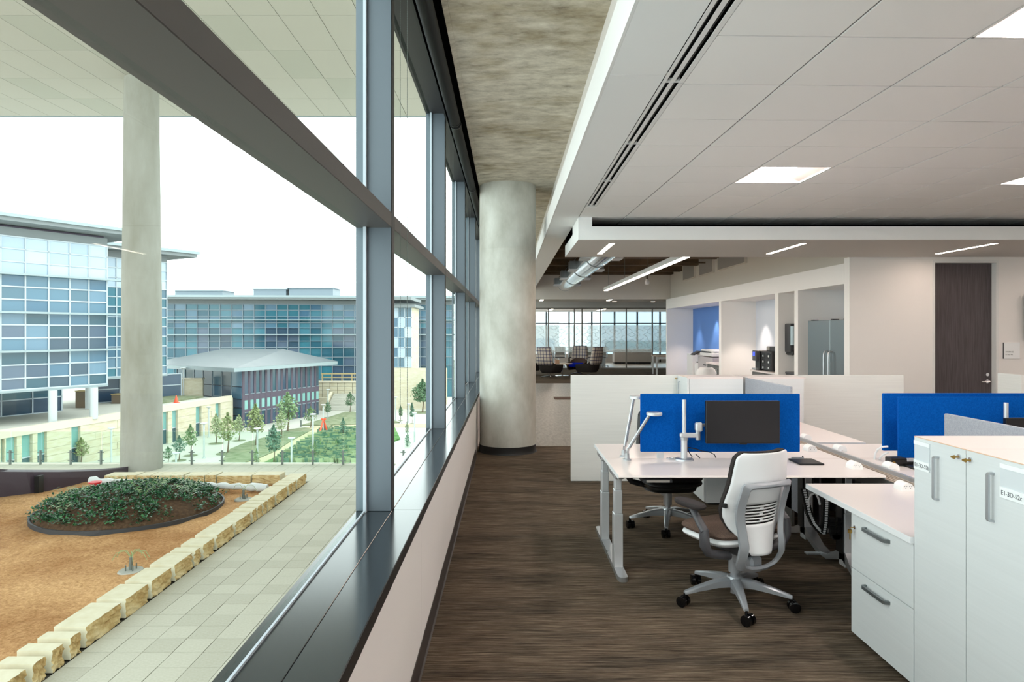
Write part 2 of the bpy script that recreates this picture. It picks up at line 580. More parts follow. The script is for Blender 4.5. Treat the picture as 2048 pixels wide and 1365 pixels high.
# black blind pocket above the window
boxo('trim_1', XG - 0.03, -0.41, MY[0], MY[-1], ZSLAB + 0.2, ZSLAB + 0.3, 'black_matt', kind='structure', label='black recess above the windows that takes the blinds')
boxo('trim_2', -0.412, -0.405, MY[0], MY[-1], ZSLAB - 0.004, ZSLAB + 0.2, 'black_matt', kind='structure', label='black side of the blind pocket')
boxo('trim_3', XI + 0.005, XI + 0.02, MY[0], MY[-1], ZSLAB - 0.09, ZSLAB + 0.2, 'black', kind='structure', label='thin black fascia rail of the blinds')
ordinal = ['nearest', 'second', 'third', 'fourth', 'fifth', 'sixth', 'seventh', 'eighth', 'ninth', 'tenth']
vis = [i for i, (a_, b_) in enumerate(zip(MY, MY[1:])) if b_ > 1 and b_ < 20]
for n_, i in enumerate(vis):
    y0, y1 = MY[i] + MT, MY[i + 1]
    rs = thing('roller_shade', '%s black roller blind, rolled up above the window wall, with a bead chain loop' % ordinal[n_].capitalize(),
               'blind', (-0.49, y0, 3.56), group='rolled up black blinds over the windows')
    MB().tube([(-0.49, y0 + 0.05, 3.57), (-0.49, y1 + 0.02, 3.57)], 0.05, 20).build('tube', 'shade_black', rs, True)
    MB().tube([(-0.49, y1 + 0.025, 3.57), (-0.49, y1 + 0.035, 3.57)], 0.054, 20).build('bracket', 'black', rs, True)
    MB().tube([(-0.49, y0 + 0.03, 3.57), (-0.49, y0 + 0.045, 3.57)], 0.054, 20).build('bracket', 'black', rs, True)
    yc, zb = y0 + 0.005, 1.18
    path = [(-0.545, yc, 3.55)] + [(-0.545, yc, zb + 0.02)] + [(-0.5275 - 0.0175 * math.cos(t * math.pi / 6), yc, zb + 0.02 - 0.018 * math.sin(t * math.pi / 6)) for t in range(1, 6)] + [(-0.51, yc, zb + 0.02), (-0.51, yc, 3.55)]
    cb = MB().tube(path, 0.0009, 4)
    if n_ < 4:
        step = 0.0085 if n_ < 2 else 0.017
        n2 = int((3.55 - zb) / step)
        for xx in (-0.545, -0.51):
            for q in range(n2):
                c = Vector((xx, yc, 3.55 - q * step))
                r_ = 0.0026
                vv = [cb.bm.verts.new(c + Vector(d_) * r_) for d_ in ((1, 0, 0), (0, 1, 0), (-1, 0, 0), (0, -1, 0), (0, 0, 1), (0, 0, -1))]
                for f_ in ((0, 1, 4), (1, 2, 4), (2, 3, 4), (3, 0, 4), (1, 0, 5), (2, 1, 5), (3, 2, 5), (0, 3, 5)):
                    cb.bm.faces.new([vv[j] for j in f_])
    ch = cb.build('bead_chain', 'post_steel', rs)
    ch['label'] = 'thin metal bead chain'

# concrete slab and column
slab = struct('ceiling_slab', label='raw stained concrete slab above the window aisle')
yb = [-5.2, -2.2, 0.8, 3.35, 5.3, 7.0, 8.1, 10.4, 13.4, 16.4, 19.4, 22.4, 26.0, 36.2]
for y0, y1 in zip(yb, yb[1:]):
    boxo('slab_bay', -0.405, 9.5, y0 + 0.003, y1 - 0.003, ZSLAB, ZSLAB + 0.35, 'concrete_slab', slab)
MB().prism([(-0.405, ZSLAB - 0.012), (-0.37, ZSLAB - 0.004), (-0.368, ZSLAB + 0.01), (-0.405, ZSLAB + 0.01)], 'y', -5.2, 21.4).build('edge_lip', 'concrete_slab', slab)
colm = thing('concrete_column', 'round raw concrete column standing by the windows beside the aisle', 'column', (-0.012, 9.44, 0))
MB().lathe([(0.387, 0.0), (0.387, 2.755), (0.3855, 2.759), (0.387, 2.763), (0.387, ZSLAB)], (-0.012, 9.44, 0), 64).build('shaft', 'concrete_column', colm, True)
MB().lathe([(0.405, 0.0), (0.399, 0.012), (0.393, 0.03), (0.392, 0.1), (0.387, 0.102)], (-0.012, 9.44, 0), 64).build('rubber_base', 'black', colm, True)

# plaster band along the aisle, floating edge and the stud wall behind it
band = struct('ceiling_band', label='smooth white plaster band between concrete slab and ceiling tiles')
by = [-5.2, -1.6, 3.58, 9.0, 15.0, 21.5]
for y0, y1 in zip(by, by[1:]):
    boxo('band_panel', 0.531, 0.823, y0 + 0.002, y1 - 0.002, ZT, ZT + 0.03, 'gypsum', band)
boxo('edge_upstand', 0.515, 0.53, -5.2, 21.5, ZT, 3.216, 'white_paint', band)
boxo('wall_plenum', 0.623, 0.64, -5.2, 21.5, 3.1, ZSLAB, 'wall_white', kind='structure', label='narrow off white strip under the concrete slab')

# slot diffusers
names_d = ['nearest', 'second', 'third', 'fourth']
ds = [2.48 + 1.22 * k for k in range(-2, 4)]
for i, y0 in enumerate(ds):
    y1 = y0 + 1.21
    t = thing('slot_diffuser', 'White double slot air diffuser, %s of the run beside the plaster band' % (names_d[i - 2] if i >= 2 else ('last unseen part', 'first unseen part')[i]), 'air diffuser',
              (0.888, y0, ZT), group='slot diffusers along the ceiling')
    boxo('frame', 0.830, 0.848, y0, y1, ZT - 0.001, ZT + 0.004, 'white_paint', t)
    boxo('frame', 0.922, 0.947, y0, y1, ZT - 0.001, ZT + 0.004, 'white_paint', t)
    boxo('blade', 0.871, 0.895, y0, y1, ZT, ZT + 0.004, 'white_paint', t)
    boxo('end_cap', 0.848, 0.922, y1 - 0.014, y1, ZT - 0.0005, ZT + 0.05, 'white_paint', t)
    boxo('bracket', 0.848, 0.922, (y0 + y1) / 2 - 0.008, (y0 + y1) / 2 + 0.008, ZT + 0.012, ZT + 0.03, 'black', t)
    boxo('plenum_box', 0.848, 0.922, y0, y1, ZT + 0.022, ZT + 0.03, 'black_matt', t)
    boxo('vane', 0.857, 0.862, y0, y1, ZT + 0.012, ZT + 0.016, 'black', t)
    boxo('vane', 0.907, 0.912, y0, y1, ZT + 0.012, ZT + 0.016, 'black', t)
YD_END = ds[-1] + 1.21

# suspended tile ceiling, its grid turned a little against the window wall
TH = math.atan(0.0264)
E1 = Vector((math.cos(TH), math.sin(TH)))
E2 = Vector((-math.sin(TH), math.cos(TH)))
O0 = Vector((1.490, 3.728))
TS = 0.6115


def gp(i, j):
    return O0 + E1 * (TS * (i - 1)) + E2 * (TS * j)


def clip(poly, ax, val, keep_gt):
    out = []
    n = len(poly)
    for k in range(n):
        a, b = poly[k], poly[(k + 1) % n]
        ia = (a[ax] >= val) if keep_gt else (a[ax] <= val)
        ib = (b[ax] >= val) if keep_gt else (b[ax] <= val)
        if ia:
            out.append(a)
        if ia != ib:
            t = (val - a[ax]) / (b[ax] - a[ax])
            out.append(a + (b - a) * t)
    return out


def is_light(i, j):
    return (i - 2) % 4 == 0 and i >= 2 and (j - 3) % 5 == 0


ceil = struct('ceiling', label='white suspended ceiling of square tiles')
grid = MB()
tile_me = None
YMAX = 8.62
for j in range(-14, 9):
    for i in range(-1, 14):
        cell = [gp(i, j), gp(i + 1, j), gp(i + 1, j + 1), gp(i, j + 1)]
        cell = clip(cell, 1, YMAX, False)
        if len(cell) > 2:
            lim = 0.951 if sum(p.y for p in cell) / len(cell) < YD_END else 0.832
            cell = clip(cell, 0, lim, True)
        if len(cell) > 2:
            cell = clip(cell, 0, 9.5, False)
        if len(cell) > 2:
            cell = clip(cell, 1, -5.2, True)
        if len(cell) < 3 or is_light(i, j):
            continue
        grid.face([(p.x, p.y, ZT + 0.007) for p in cell])
        if j >= -3 and i <= 10:
            g_ = 0.005
            gx_ = 0.007
            c0 = gp(i, j)
            tp = [c0 + E1 * gx_ + E2 * g_, c0 + E1 * (TS - gx_) + E2 * g_, c0 + E1 * (TS - gx_) + E2 * (TS - g_), c0 + E1 * gx_ + E2 * (TS - g_)]
            tp = clip(tp, 1, YMAX, False)
            if len(tp) > 2:
                tp = clip(tp, 0, lim, True)
            if len(tp) < 3:
                continue
            area = abs(sum(tp[k].x * tp[(k + 1) % len(tp)].y - tp[(k + 1) % len(tp)].x * tp[k].y for k in range(len(tp)))) / 2
            if area < 0.003:
                continue
            MB().prism([(p.x, p.y) for p in tp], 'z', ZT, ZT + 0.0065).build('tile', 'ceiling_white', ceil)
grid.build('ceiling_grid', 'grid_white', ceil)
boxo('ceiling_deck', 0.64, 9.5, -5.2, YMAX, ZT + 0.3, ZT + 0.32, 'black_matt', ceil)

# recessed ceiling lights
lights = [(2, -2), (2, 3), (6, 3), (6, -2), (10, 3), (10, -2), (2, -7), (6, -7), (10, -7), (2, -12), (6, -12), (10, -12)]
lab = {(2, -2): 'Square recessed ceiling light cut by the top right corner', (2, 3): 'Square recessed ceiling light with a glowing rounded lens, over the desks',
       (6, 3): 'Square recessed ceiling light at the right edge, above the dark door'}
AX2 = Matrix(((E1.x, E2.x, 0), (E1.y, E2.y, 0), (0, 0, 1)))
for i, j in lights:
    c = gp(i, j) + (E1 + E2) * (TS / 2)
    if c.x > 9.2 or c.y < -5:
        continue
    t = thing('ceiling_light', lab.get((i, j), 'recessed light %d of row %d, counted from the window, outside the picture' % (i // 4 + 1, (3 - j) // 5 + 1)), 'light', (c.x, c.y, ZT), TH, 'recessed square ceiling lights')
    h = TS / 2 - 0.003
    fr = MB()
    for a_ in (-1, 1):
        fr.box(min(a_ * h, a_ * (h - 0.012)), max(a_ * h, a_ * (h - 0.012)), -h, h, 0, 0.02)
        fr.box(-h, h, min(a_ * h, a_ * (h - 0.012)), max(a_ * h, a_ * (h - 0.012)), 0, 0.02)
    fr.build('frame', 'troffer_white', t, w=False)
    for a_ in (-1, 1):
        MB().face([(a_ * (h - 0.01), -h, 0.012), (a_ * (h - 0.01), h, 0.012), (a_ * 0.12, h, 0.085), (a_ * 0.12, -h, 0.085)]).build('reflector', 'reflector_grey', t, w=False)
        MB().face([(-h, a_ * (h - 0.006), 0.0), (h, a_ * (h - 0.006), 0.0), (h, a_ * (h - 0.006), 0.09), (-h, a_ * (h - 0.006), 0.09)]).build('end_plate', 'troffer_white', t, w=False)
    lens = MB()
    n = 12
    prof = [(-0.125 * math.cos(math.pi * q / n), 0.088 - 0.066 * math.sin(math.pi * q / n)) for q in range(n + 1)]
    yl = h - 0.016
    for (xa, za), (xb, zb_) in zip(prof, prof[1:]):
        lens.face([(xa, -yl, za), (xa, yl, za), (xb, yl, zb_), (xb, -yl, zb_)])
    lens.bm.faces.new([lens.bm.verts.new((x, -yl, z)) for x, z in prof])
    lens.bm.faces.new([lens.bm.verts.new((x, yl, z)) for x, z in prof])
    lens.build('lens', 'lamp_glow', t, True, w=False)
    boxo_ = MB().box(-0.13, 0.13, -h, h, 0.09, 0.1)
    boxo_.build('housing', 'troffer_white', t, w=False)

# cross soffit with a dark return-air slot
sof = struct('ceiling_soffit', label='lowered white soffit in front of the break area')
SY0, SY1, SZ = 8.05, 9.93, 2.729
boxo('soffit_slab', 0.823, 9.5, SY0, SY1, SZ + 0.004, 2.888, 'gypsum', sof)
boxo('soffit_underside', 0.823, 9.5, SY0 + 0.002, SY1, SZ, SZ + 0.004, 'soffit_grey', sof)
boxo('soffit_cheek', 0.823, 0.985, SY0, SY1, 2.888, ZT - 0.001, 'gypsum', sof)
boxo('soffit_top', 0.823, 9.5, YMAX + 0.15, SY1, 2.888, ZSLAB, 'gypsum', sof)
boxo('slot_liner', 0.985, 9.5, YMAX + 0.1, YMAX + 0.15, 2.888, ZT + 0.3, 'black_matt', sof)
boxo('slot_liner', 0.985, 9.5, SY0 + 0.02, YMAX + 0.1, 2.885, 2.890, 'black_matt', sof)
for i, xx in enumerate((1.27, 3.62, 5.97, 8.32)):
    t = thing('linear_downlight', ['Short recessed strip light in the soffit nearest the column', 'Recessed strip light in the soffit above the refrigerator',
              'Recessed strip light in the soffit in front of the dark door', 'recessed strip light outside the picture'][i], 'light', (xx, 8.37, SZ), group='strip lights in the soffit')
    boxo('lens', xx - 0.032, xx + 0.032, 8.37, 9.52, SZ - 0.0015, SZ + 0.01, 'strip_glow', t)
    for s_ in (-1, 1):
        boxo('trim', xx + s_ * 0.035 - 0.003, xx + s_ * 0.035 + 0.003, 8.367, 9.523, SZ - 0.003, SZ + 0.01, 'soffit_grey', t)

# storage wall with the dark door
XN, XNB = 4.961, 5.77
wb = struct('wall_back', label='pale wall with the dark storage door')
DX0, DX1, DZ = 6.20, 7.09, 2.647
boxo('wall_piece', XN, DX0 - 0.033, SY1, SY1 + 0.16, 0, SZ, 'wall_white', wb)
boxo('wall_piece', DX1 + 0.033, 9.5, SY1, SY1 + 0.16, 0, SZ, 'wall_white', wb)
boxo('wall_piece', DX0 - 0.033, DX1 + 0.033, SY1, SY1 + 0.16, DZ + 0.033, SZ, 'wall_white', wb)
d1 = struct('door_1', (DX0, SY1, 0), 'tall dark wood veneer door in a white frame')
bbo('door_leaf', DX0 + 0.003, DX1 - 0.003, SY1 + 0.085, SY1 + 0.13, 0.008, DZ - 0.003, 'door_veneer', d1, 0.002)
boxo('door_frame', DX0 - 0.033, DX0, SY1 - 0.008, SY1 + 0.16, 0, DZ + 0.033, 'white_paint', d1)
boxo('door_frame', DX1, DX1 + 0.033, SY1 - 0.008, SY1 + 0.16, 0, DZ + 0.033, 'white_paint', d1)
boxo('door_frame', DX0, DX1, SY1 - 0.008, SY1 + 0.16, DZ, DZ + 0.033, 'white_paint', d1)
hx = 7.02
lv = MB().tube([(hx, SY1 + 0.085, 0.915), (hx, SY1 + 0.03, 0.915)], 0.012, 12).tube([(hx + 0.005, SY1 + 0.035, 0.915), (hx - 0.12, SY1 + 0.035, 0.91)], [0.011, 0.008], 10)
lv.tube([(hx, SY1 + 0.085, 0.915), (hx, SY1 + 0.075, 0.915)], 0.028, 20)
lv.build('lever_handle', 'chrome', d1, True)
MB().tube([(hx, SY1 + 0.085, 1.015), (hx, SY1 + 0.072, 1.015)], 0.024, 20).tube([(hx, SY1 + 0.072, 1.015), (hx, SY1 + 0.068, 1.015)], 0.013, 16).build('lock_cylinder', 'chrome', d1, True)

# wall with the niches
wr = struct('wall_right', label='pale wall with four deep niches for copier, coffee bar and refrigerator')
YN1 = 21.66
boxo('header', XN, XNB + 0.1, SY1 + 0.165, 21.495, 2.35, 2.653, 'wall_white', wr)
for y0, y1 in ((11.70, 11.85), (12.55, 12.71), (15.92, 16.09), (21.35, 21.495)):
    boxo('pier', XN, XNB + 0.1, y0, y1, 0, 2.35, 'wall_white', wr)
for y0, y1, mm in ((10.095, 11.7, 'pale_blue_wall'), (11.85, 12.55, 'wall_white'), (12.71, 15.92, 'pale_blue_wall'), (16.09, 21.35, 'blue_wall')):
    boxo('back_panel', XNB, XNB + 0.1, y0, y1, 0, 2.35, mm, wr, label='blue painted niche back' if mm == 'blue_wall' else None)
boxo('upper_wall', 5.10, 5.3, SY1 + 0.165, 21.495, 2.653, ZSLAB, 'bulkhead', wr)
for a_, b_ in ((18.6, 19.8), (16.9, 18.1), (14.6, 16.5)):
    boxo('acoustic_panel', 5.06, 5.10, a_, b_, 3.13, 3.62, 'vent_grey', wr, label='grey acoustic panel')
    fr = MB()
    fr.box(5.05, 5.1, a_ - 0.02, a_, 3.11, 3.64).box(5.05, 5.1, b_, b_ + 0.02, 3.11, 3.64).box(5.05, 5.1, a_, b_, 3.11, 3.13)
    fr.build('panel_frame', 'bulkhead', wr)
SPOTS = [(5.5, 17.3), (5.5, 18.9), (5.35, 20.6), (5.52, 13.6), (5.4, 15.3), (5.4, 10.5)]
spl = ['Round downlight in the blue niche above the copier scanner', 'Round downlight in the blue niche above the copier finisher', 'Round downlight at the far end of the blue niche',
       'Round downlight above the coffee machine', 'Round downlight at the far end of the coffee niche', 'Round downlight above the refrigerator']
for (x, y), l_ in zip(SPOTS, spl):
    t = thing('downlight', l_, 'light', (x, y, 2.35), group='round downlights in the niches')
    MB().lathe([(0.05, -0.004), (0.038, -0.004), (0.03, 0.0)], (x, y, 2.35), 20).build('ring', 'white_paint', t, True)
    MB().lathe([(0.03, -0.001), (0.0, -0.0015)], (x, y, 2.35), 16).build('lens', 'dot_glow', t, True)
    ld = bpy.data.lights.new('niche_lamp', 'SPOT')
    ld.energy = SPOT_W
    ld.color = (1.0, 0.86, 0.74)
    ld.spot_size = R(72)
    ld.spot_blend = 0.6
    ld.shadow_soft_size = 0.03
    lo = bpy.data.objects.new('niche_lamp', ld)
    COL.objects.link(lo)
    lo.parent = t
    lo.location = (0, 0, -0.02)

# right end and back of the hall, outside the picture
boxo('wall_end', 9.5, 9.7, -5.4, 36.2, -0.3, ZSLAB + 0.35, 'wall_white', kind='structure')
boxo('wall_behind', -0.9, 9.5, -5.4, -5.2, -0.3, ZSLAB + 0.35, 'wall_white', kind='structure')

# far end: bulkhead, low ceiling, beams
boxo('wall_far_bulkhead', -0.405, 5.3, 21.50, 21.66, 2.66, ZSLAB, 'bulkhead', kind='structure', label='taupe plaster bulkhead over the lounge')
cl = struct('ceiling_lounge', label='low plaster ceiling over the lounge')
boxo('ceiling_strip', -0.405, 9.5, 21.66, 23.1, 2.66, 2.72, 'bulkhead', cl)
boxo('ceiling_strip', -0.405, 9.5, 23.1, 36.2, 2.672, 2.74, 'soffit_grey', cl)
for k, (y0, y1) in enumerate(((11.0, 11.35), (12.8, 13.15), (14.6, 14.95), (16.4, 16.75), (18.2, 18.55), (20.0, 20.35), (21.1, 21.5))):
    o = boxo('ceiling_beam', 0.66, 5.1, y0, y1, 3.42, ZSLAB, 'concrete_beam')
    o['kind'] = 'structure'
for k, (px, py, l_) in enumerate(((1083, 601, 'Small recessed light by the column, in the lounge soffit'), (1219, 600.6, 'Small recessed strip light in the middle of the lounge soffit'),
                                  (1229, 603.2, 'Small round light behind the strip light in the lounge soffit'), (1306, 603.5, 'Small round light in the lounge ceiling beside the niche wall'))):
    zz = 2.66 if k < 2 else 2.672
    d_ = (zz - ZC) * F / (VY - py)
    x = (px - VX) * d_ / F
    t = thing('recessed_light', l_, 'light', (x, d_, zz))
    if k < 2:
        boxo('lens', x - 0.05, x + 0.05, d_ - 0.35, d_ + 0.35, zz - 0.004, zz + 0.002, 'strip_glow', t)
        boxo('trim', x - 0.06, x + 0.06, d_ - 0.37, d_ + 0.37, zz - 0.002, zz + 0.003, 'white_paint', t)
    else:
        MB().lathe([(0.0, -0.004), (0.08, -0.004)], (x, d_, zz), 16).build('lens', 'dot_glow', t)
        MB().lathe([(0.08, -0.005), (0.1, -0.005), (0.1, 0.0)], (x, d_, zz), 16).build('ring', 'white_paint', t)

# exposed duct
dz, dx = 3.12, 1.70
du = thing('air_duct', 'shiny round galvanised air duct hanging over the break area', 'duct', (dx, 10.5, dz))
MB().tube([(dx, 10.2, dz), (dx, 20.6, dz)], 0.25, 36).build('pipe', 'chrome', du, True)
for y in (13.0, 15.4, 17.8):
    MB().tube([(dx, y - 0.03, dz), (dx, y + 0.03, dz)], 0.258, 36).build('seam_band', 'steel_brushed', du, True)
MB().tube([(dx, 20.6, dz), (dx, 20.68, dz)], [0.255, 0.2], 36).build('end_cap', 'steel_brushed', du, True)
for s_ in (-1, 1):
    for y in (12.6, 15.0, 17.4, 19.8):
        x0_, x1_ = sorted((dx + s_ * 0.18, dx + s_ * 0.37))
        b_ = MB().box(x0_, x1_, y - 0.2, y + 0.2, dz - 0.12, dz + 0.06).build('side_outlet', 'steel_brushed', du)
        boxo('grille', x0_ - 0.015, x1_ + 0.015, y - 0.22, y + 0.22, dz - 0.15, dz - 0.12, 'silver_light', b_)
for y in (12.0, 16.2, 20.2):
    MB().tube([(dx, y, dz + 0.24), (dx, y, ZSLAB)], 0.006, 6).build('hanger_rod', 'post_steel', du)

# linear pendant
pd = thing('linear_pendant', 'Long white linear pendant lamp hanging beside the air duct', 'lamp', (2.76, 10.3, 2.8))
bbo('housing', 2.70, 2.82, 10.25, 19.4, 2.803, 2.89, 'white_paint', pd, 0.004)
boxo('lens', 2.715, 2.805, 10.27, 19.38, 2.797, 2.803, 'strip_glow', pd)
for y in (10.8, 13.5, 16.2, 18.9):
    MB().tube([(2.76, y, 2.88), (2.76, y, ZSLAB)], 0.003, 6).build('cable', 'post_steel', pd)
sn = thing('ceiling_sensor', 'Small white sensor hanging from a dark pipe behind the pendant lamp', 'sensor', (3.45, 17.0, 2.86))
MB().lathe([(0.0, -0.06), (0.05, -0.05), (0.06, 0.0), (0.05, 0.02), (0.03, 0.08), (0.0, 0.08)], (3.45, 17, 2.87), 16).build('dome', 'copier_light', sn, True)
MB().tube([(3.45, 17, 2.93), (3.45, 17, 3.25), (3.47, 17, 3.32), (3.55, 17, 3.36), (4.9, 17, 3.36)], 0.02, 8).build('conduit', 'concrete_beam', sn, True)

# ================================================================ WORKSTATIONS
ZD = 0.72


def desk(label, x0, x1, y0, y1, leg_xs, dark_x, foot_dir):
    t = thing('desk', label, 'desk', ((x0 + x1) / 2, (y0 + y1) / 2, 0), group='height adjustable white desks')
    tp = MB()
    e = 0.026
    # knife-edge top: flat upper face, chamfered lower edge towards the user side
    ya, yb_ = (y0, y1)
    if foot_dir < 0:
        prof = [(ya, ZD - 0.012), (ya + 0.01, ZD), (yb_, ZD), (yb_, ZD - e), (ya + 0.05, ZD - e)]
    else:
        prof = [(ya, ZD), (yb_ - 0.01, ZD), (yb_, ZD - 0.012), (yb_ - 0.05, ZD - e), (ya, ZD - e)]
    tp.prism(prof, 'x', x0, x1)
    o = tp.build('desk_top', 'desk_white', t)
    boxo('edge_band', x0 - 0.002, x0, y0 + 0.012, y1 - 0.004, ZD - e, ZD - 0.001, 'desk_edge', t)
    boxo('edge_band', x1, x1 + 0.002, y0 + 0.012, y1 - 0.004, ZD - e, ZD - 0.001, 'desk_edge', t)
    yc = (y0 + y1) / 2 + 0.02
    for lx in leg_xs:
        black = abs(lx - dark_x) < 1e-6
        mm = 'silver_light'
        lg = MB().box(lx, lx + 0.062, yc - 0.045, yc + 0.045, 0.03, 0.40, 0.004).build('leg', mm, t)
        MB().box(lx + 0.004, lx + 0.058, yc - 0.041, yc + 0.041, 0.40, 0.56, 0.004).build('leg_stage', mm, lg)
        MB().box(lx + 0.008, lx + 0.054, yc - 0.037, yc + 0.037, 0.56, 0.66, 0.004).build('leg_stage', mm, lg)
        MB().box(lx - 0.008, lx + 0.066, yc - 0.10, yc + 0.17, 0.648, ZD - e - 0.002, 0.01).build('bracket', 'silver', lg)
        f0, f1 = y0 + 0.09, y1 + 0.03
        if foot_dir > 0:
            f0, f1 = y0 + 0.02, y1 + 0.03
        ft = MB()
        if black:
            zz = [(f0, 0.0), (f0, 0.028), (f0 + 0.1, 0.045), (yc - 0.05, 0.13), (yc + 0.05, 0.13), (f1 - 0.1, 0.045), (f1, 0.028), (f1, 0), (f1 - 0.08, 0.0), (yc, 0.075), (f0 + 0.08, 0.0)]
            ft.prism(zz, 'x', lx, lx + 0.07)
            boxo('leg_shade_cover', lx - 0.012, lx + 0.075, yc - 0.03, yc + 0.06, 0.12, 0.69, 'black', lg, label='black leg cover standing in for shade')  # black box puts the shade on the inner leg into its colour
        else:
            rr = 0.03
            pts = []
            for (cx, cy, a0) in ((lx + rr, f0 + rr, 180), (lx + 0.066 - rr, f0 + rr, 270), (lx + 0.066 - rr, f1 - rr, 0), (lx + rr, f1 - rr, 90)):
                for q in range(5):
                    a_ = R(a0 + q * 22.5)
                    pts.append((cx + rr * math.cos(a_), cy + rr * math.sin(a_)))
            ft.prism(pts, 'z', 0.0, 0.032)
        ft.build('foot', 'silver', lg, True)
    boxo('crossbar', min(leg_xs) + 0.06, max(leg_xs), yc - 0.02, yc + 0.02, 0.64, 0.68, 'charcoal', t)
    return t


dFL = desk('Near left white desk with the monitor arm, task chair pulled up to it', 0.71, 2.43, 4.39, 4.993, (0.722, 2.30), 2.30, -1)
dRL = desk('Left white desk behind the long blue screen', 0.71, 2.43, 5.003, 5.64, (0.722, 2.30), 2.30, 1)
dFR = desk('Near right white desk behind the storage lockers', 2.53, 4.25, 4.39, 4.993, (2.60, 4.17), 2.60, -1)
dRR = desk('Right white desk behind the second blue screen', 2.53, 4.25, 5.003, 5.64, (2.60, 4.17), 2.60, 1)
cp = MB().box(0.87, 1.06, 4.405, 4.47, ZD - 0.05, ZD - 0.027, 0.004).build('control_pad', 'charcoal', dFL)
boxo('button_strip', 0.89, 1.04, 4.402, 4.405, ZD - 0.046, ZD - 0.032, 'vent_grey', cp)

# return worktops
ZDD = ZD


def worktop(label, x0, x1, y0, y1):
    ZD = ZDD - 0.01
    t = thing('return_worktop', label, 'worktop', ((x0 + x1) / 2, (y0 + y1) / 2, ZD - 0.03), group='white return worktops')
    bbo('top', x0, x1, y0, y1, ZD - 0.03, ZD, 'desk_white', t, 0.001)
    boxo('edge_band', x0 - 0.002, x0, y0, y1, ZD - 0.03, ZD - 0.0005, 'desk_edge', t)
    boxo('edge_band', x0, x1, y1, y1 + 0.002, ZD - 0.03, ZD - 0.0005, 'desk_edge', t)
    boxo('edge_band', x0, x1, y0 - 0.002, y0, ZD - 0.03, ZD - 0.0005, 'desk_edge', t)
    boxo('support_panel', x1 - 0.03, x1 - 0.005, y0 + 0.02, y1 - 0.02, 0.0, ZD - 0.03, 'cabinet_grey', t)
    return t


worktop('White return worktop on the drawer unit beside the near lockers', 1.835, 2.43, 3.118, 4.21)
worktop('White return worktop right of the rail beside the near lockers', 2.53, 3.02, 3.118, 4.16)
worktop('White return worktop left of the rail behind the first blue screen', 1.835, 2.43, 5.77, 7.05)
worktop('White return worktop right of the rail near the far divider', 2.53, 3.02, 5.77, 7.05)

# power rail down the middle
sp = thing('power_rail', 'long silver beige power rail running between the left and right desks', 'power rail', (2.48, 5.1, 0))
rl = MB()
for k in range(5):
    x = 2.441 + k * 0.015
    rl.box(x, x + 0.011, 3.13, 7.04, 0.66, 0.694 + k * 0.004)
rl.build('rib', 'rail_beige', sp)
boxo('rail_body', 2.440, 2.518, 3.13, 7.04, 0.60, 0.688, 'cabinet_grey', sp)
bbo('rail_lip', 2.508, 2.526, 3.13, 7.04, 0.69, 0.738, 'silver', sp, 0.003)
for y in (3.4, 5.0, 6.7):
    boxo('post', 2.455, 2.505, y, y + 0.08, 0.0, 0.60, 'charcoal', sp)
boxo('modesty_panel', 2.44, 2.455, 5.36, 7.0, 0.12, 0.60, 'plastic_dark', sp, label='blue grey modesty panel')
MB().box(2.2, 2.45, 5.03, 5.08, 0.0, 0.012, 0.002).build('floor_plate', 'silver', sp)
boxo('grey_panel', 2.40, 2.415, 5.40, 6.42, 0.14, 0.67, 'felt_grey', sp)

# cable spine under the near return
ct = thing('cable_spine', 'black jointed cable spine with white cables hanging under the return worktop', 'cable', (2.2, 4.9, 0.2))
pth = [P(1607, 980, 4.75), P(1612, 1003, 4.75), P(1618, 1027, 4.75), P(1627, 1047, 4.75), P(1638, 1060, 4.75), P(1646, 1066, 4.75), P(1650, 1045, 4.72), P(1651, 1020, 4.72), P(1652, 1000, 4.72), P(1653, 985, 4.72)]
fine = []
for a_, b_ in zip(pth, pth[1:]):
    for q in range(5):
        fine.append(a_.lerp(b_, q / 5))
lk = MB()
wk = MB()
for q, p in enumerate(fine):
    lk.box(p.x - 0.022, p.x + 0.022, p.y - 0.012, p.y + 0.016, p.z - 0.008, p.z + 0.008)
    if q % 1 == 0:
        wk.box(p.x - 0.009, p.x + 0.009, p.y - 0.018, p.y - 0.013, p.z - 0.006, p.z + 0.004)
lk.build('link', 'black', ct, kind='stuff')
wk.build('cable_piece', 'cable_white', ct, kind='stuff')
MB().tube([P(1618, 1012, 4.74), P(1617, 1000, 4.74), P(1622, 990, 4.74), P(1631, 987, 4.74), P(1637, 998, 4.74), P(1640, 1010, 4.74)], 0.007, 8).build('loose_cable', 'cable_white', ct, True)
lp = MB()
for q in range(14):
    a_ = math.pi * q / 13
    p = P(1672 - 8 * math.cos(a_), 1040 + 36 * math.sin(a_), 4.7)
    lp.box(p.x - 0.02, p.x + 0.02, p.y - 0.01, p.y + 0.02, p.z - 0.012, p.z + 0.012)
lp.build('link_loop', 'black', ct, kind='stuff')

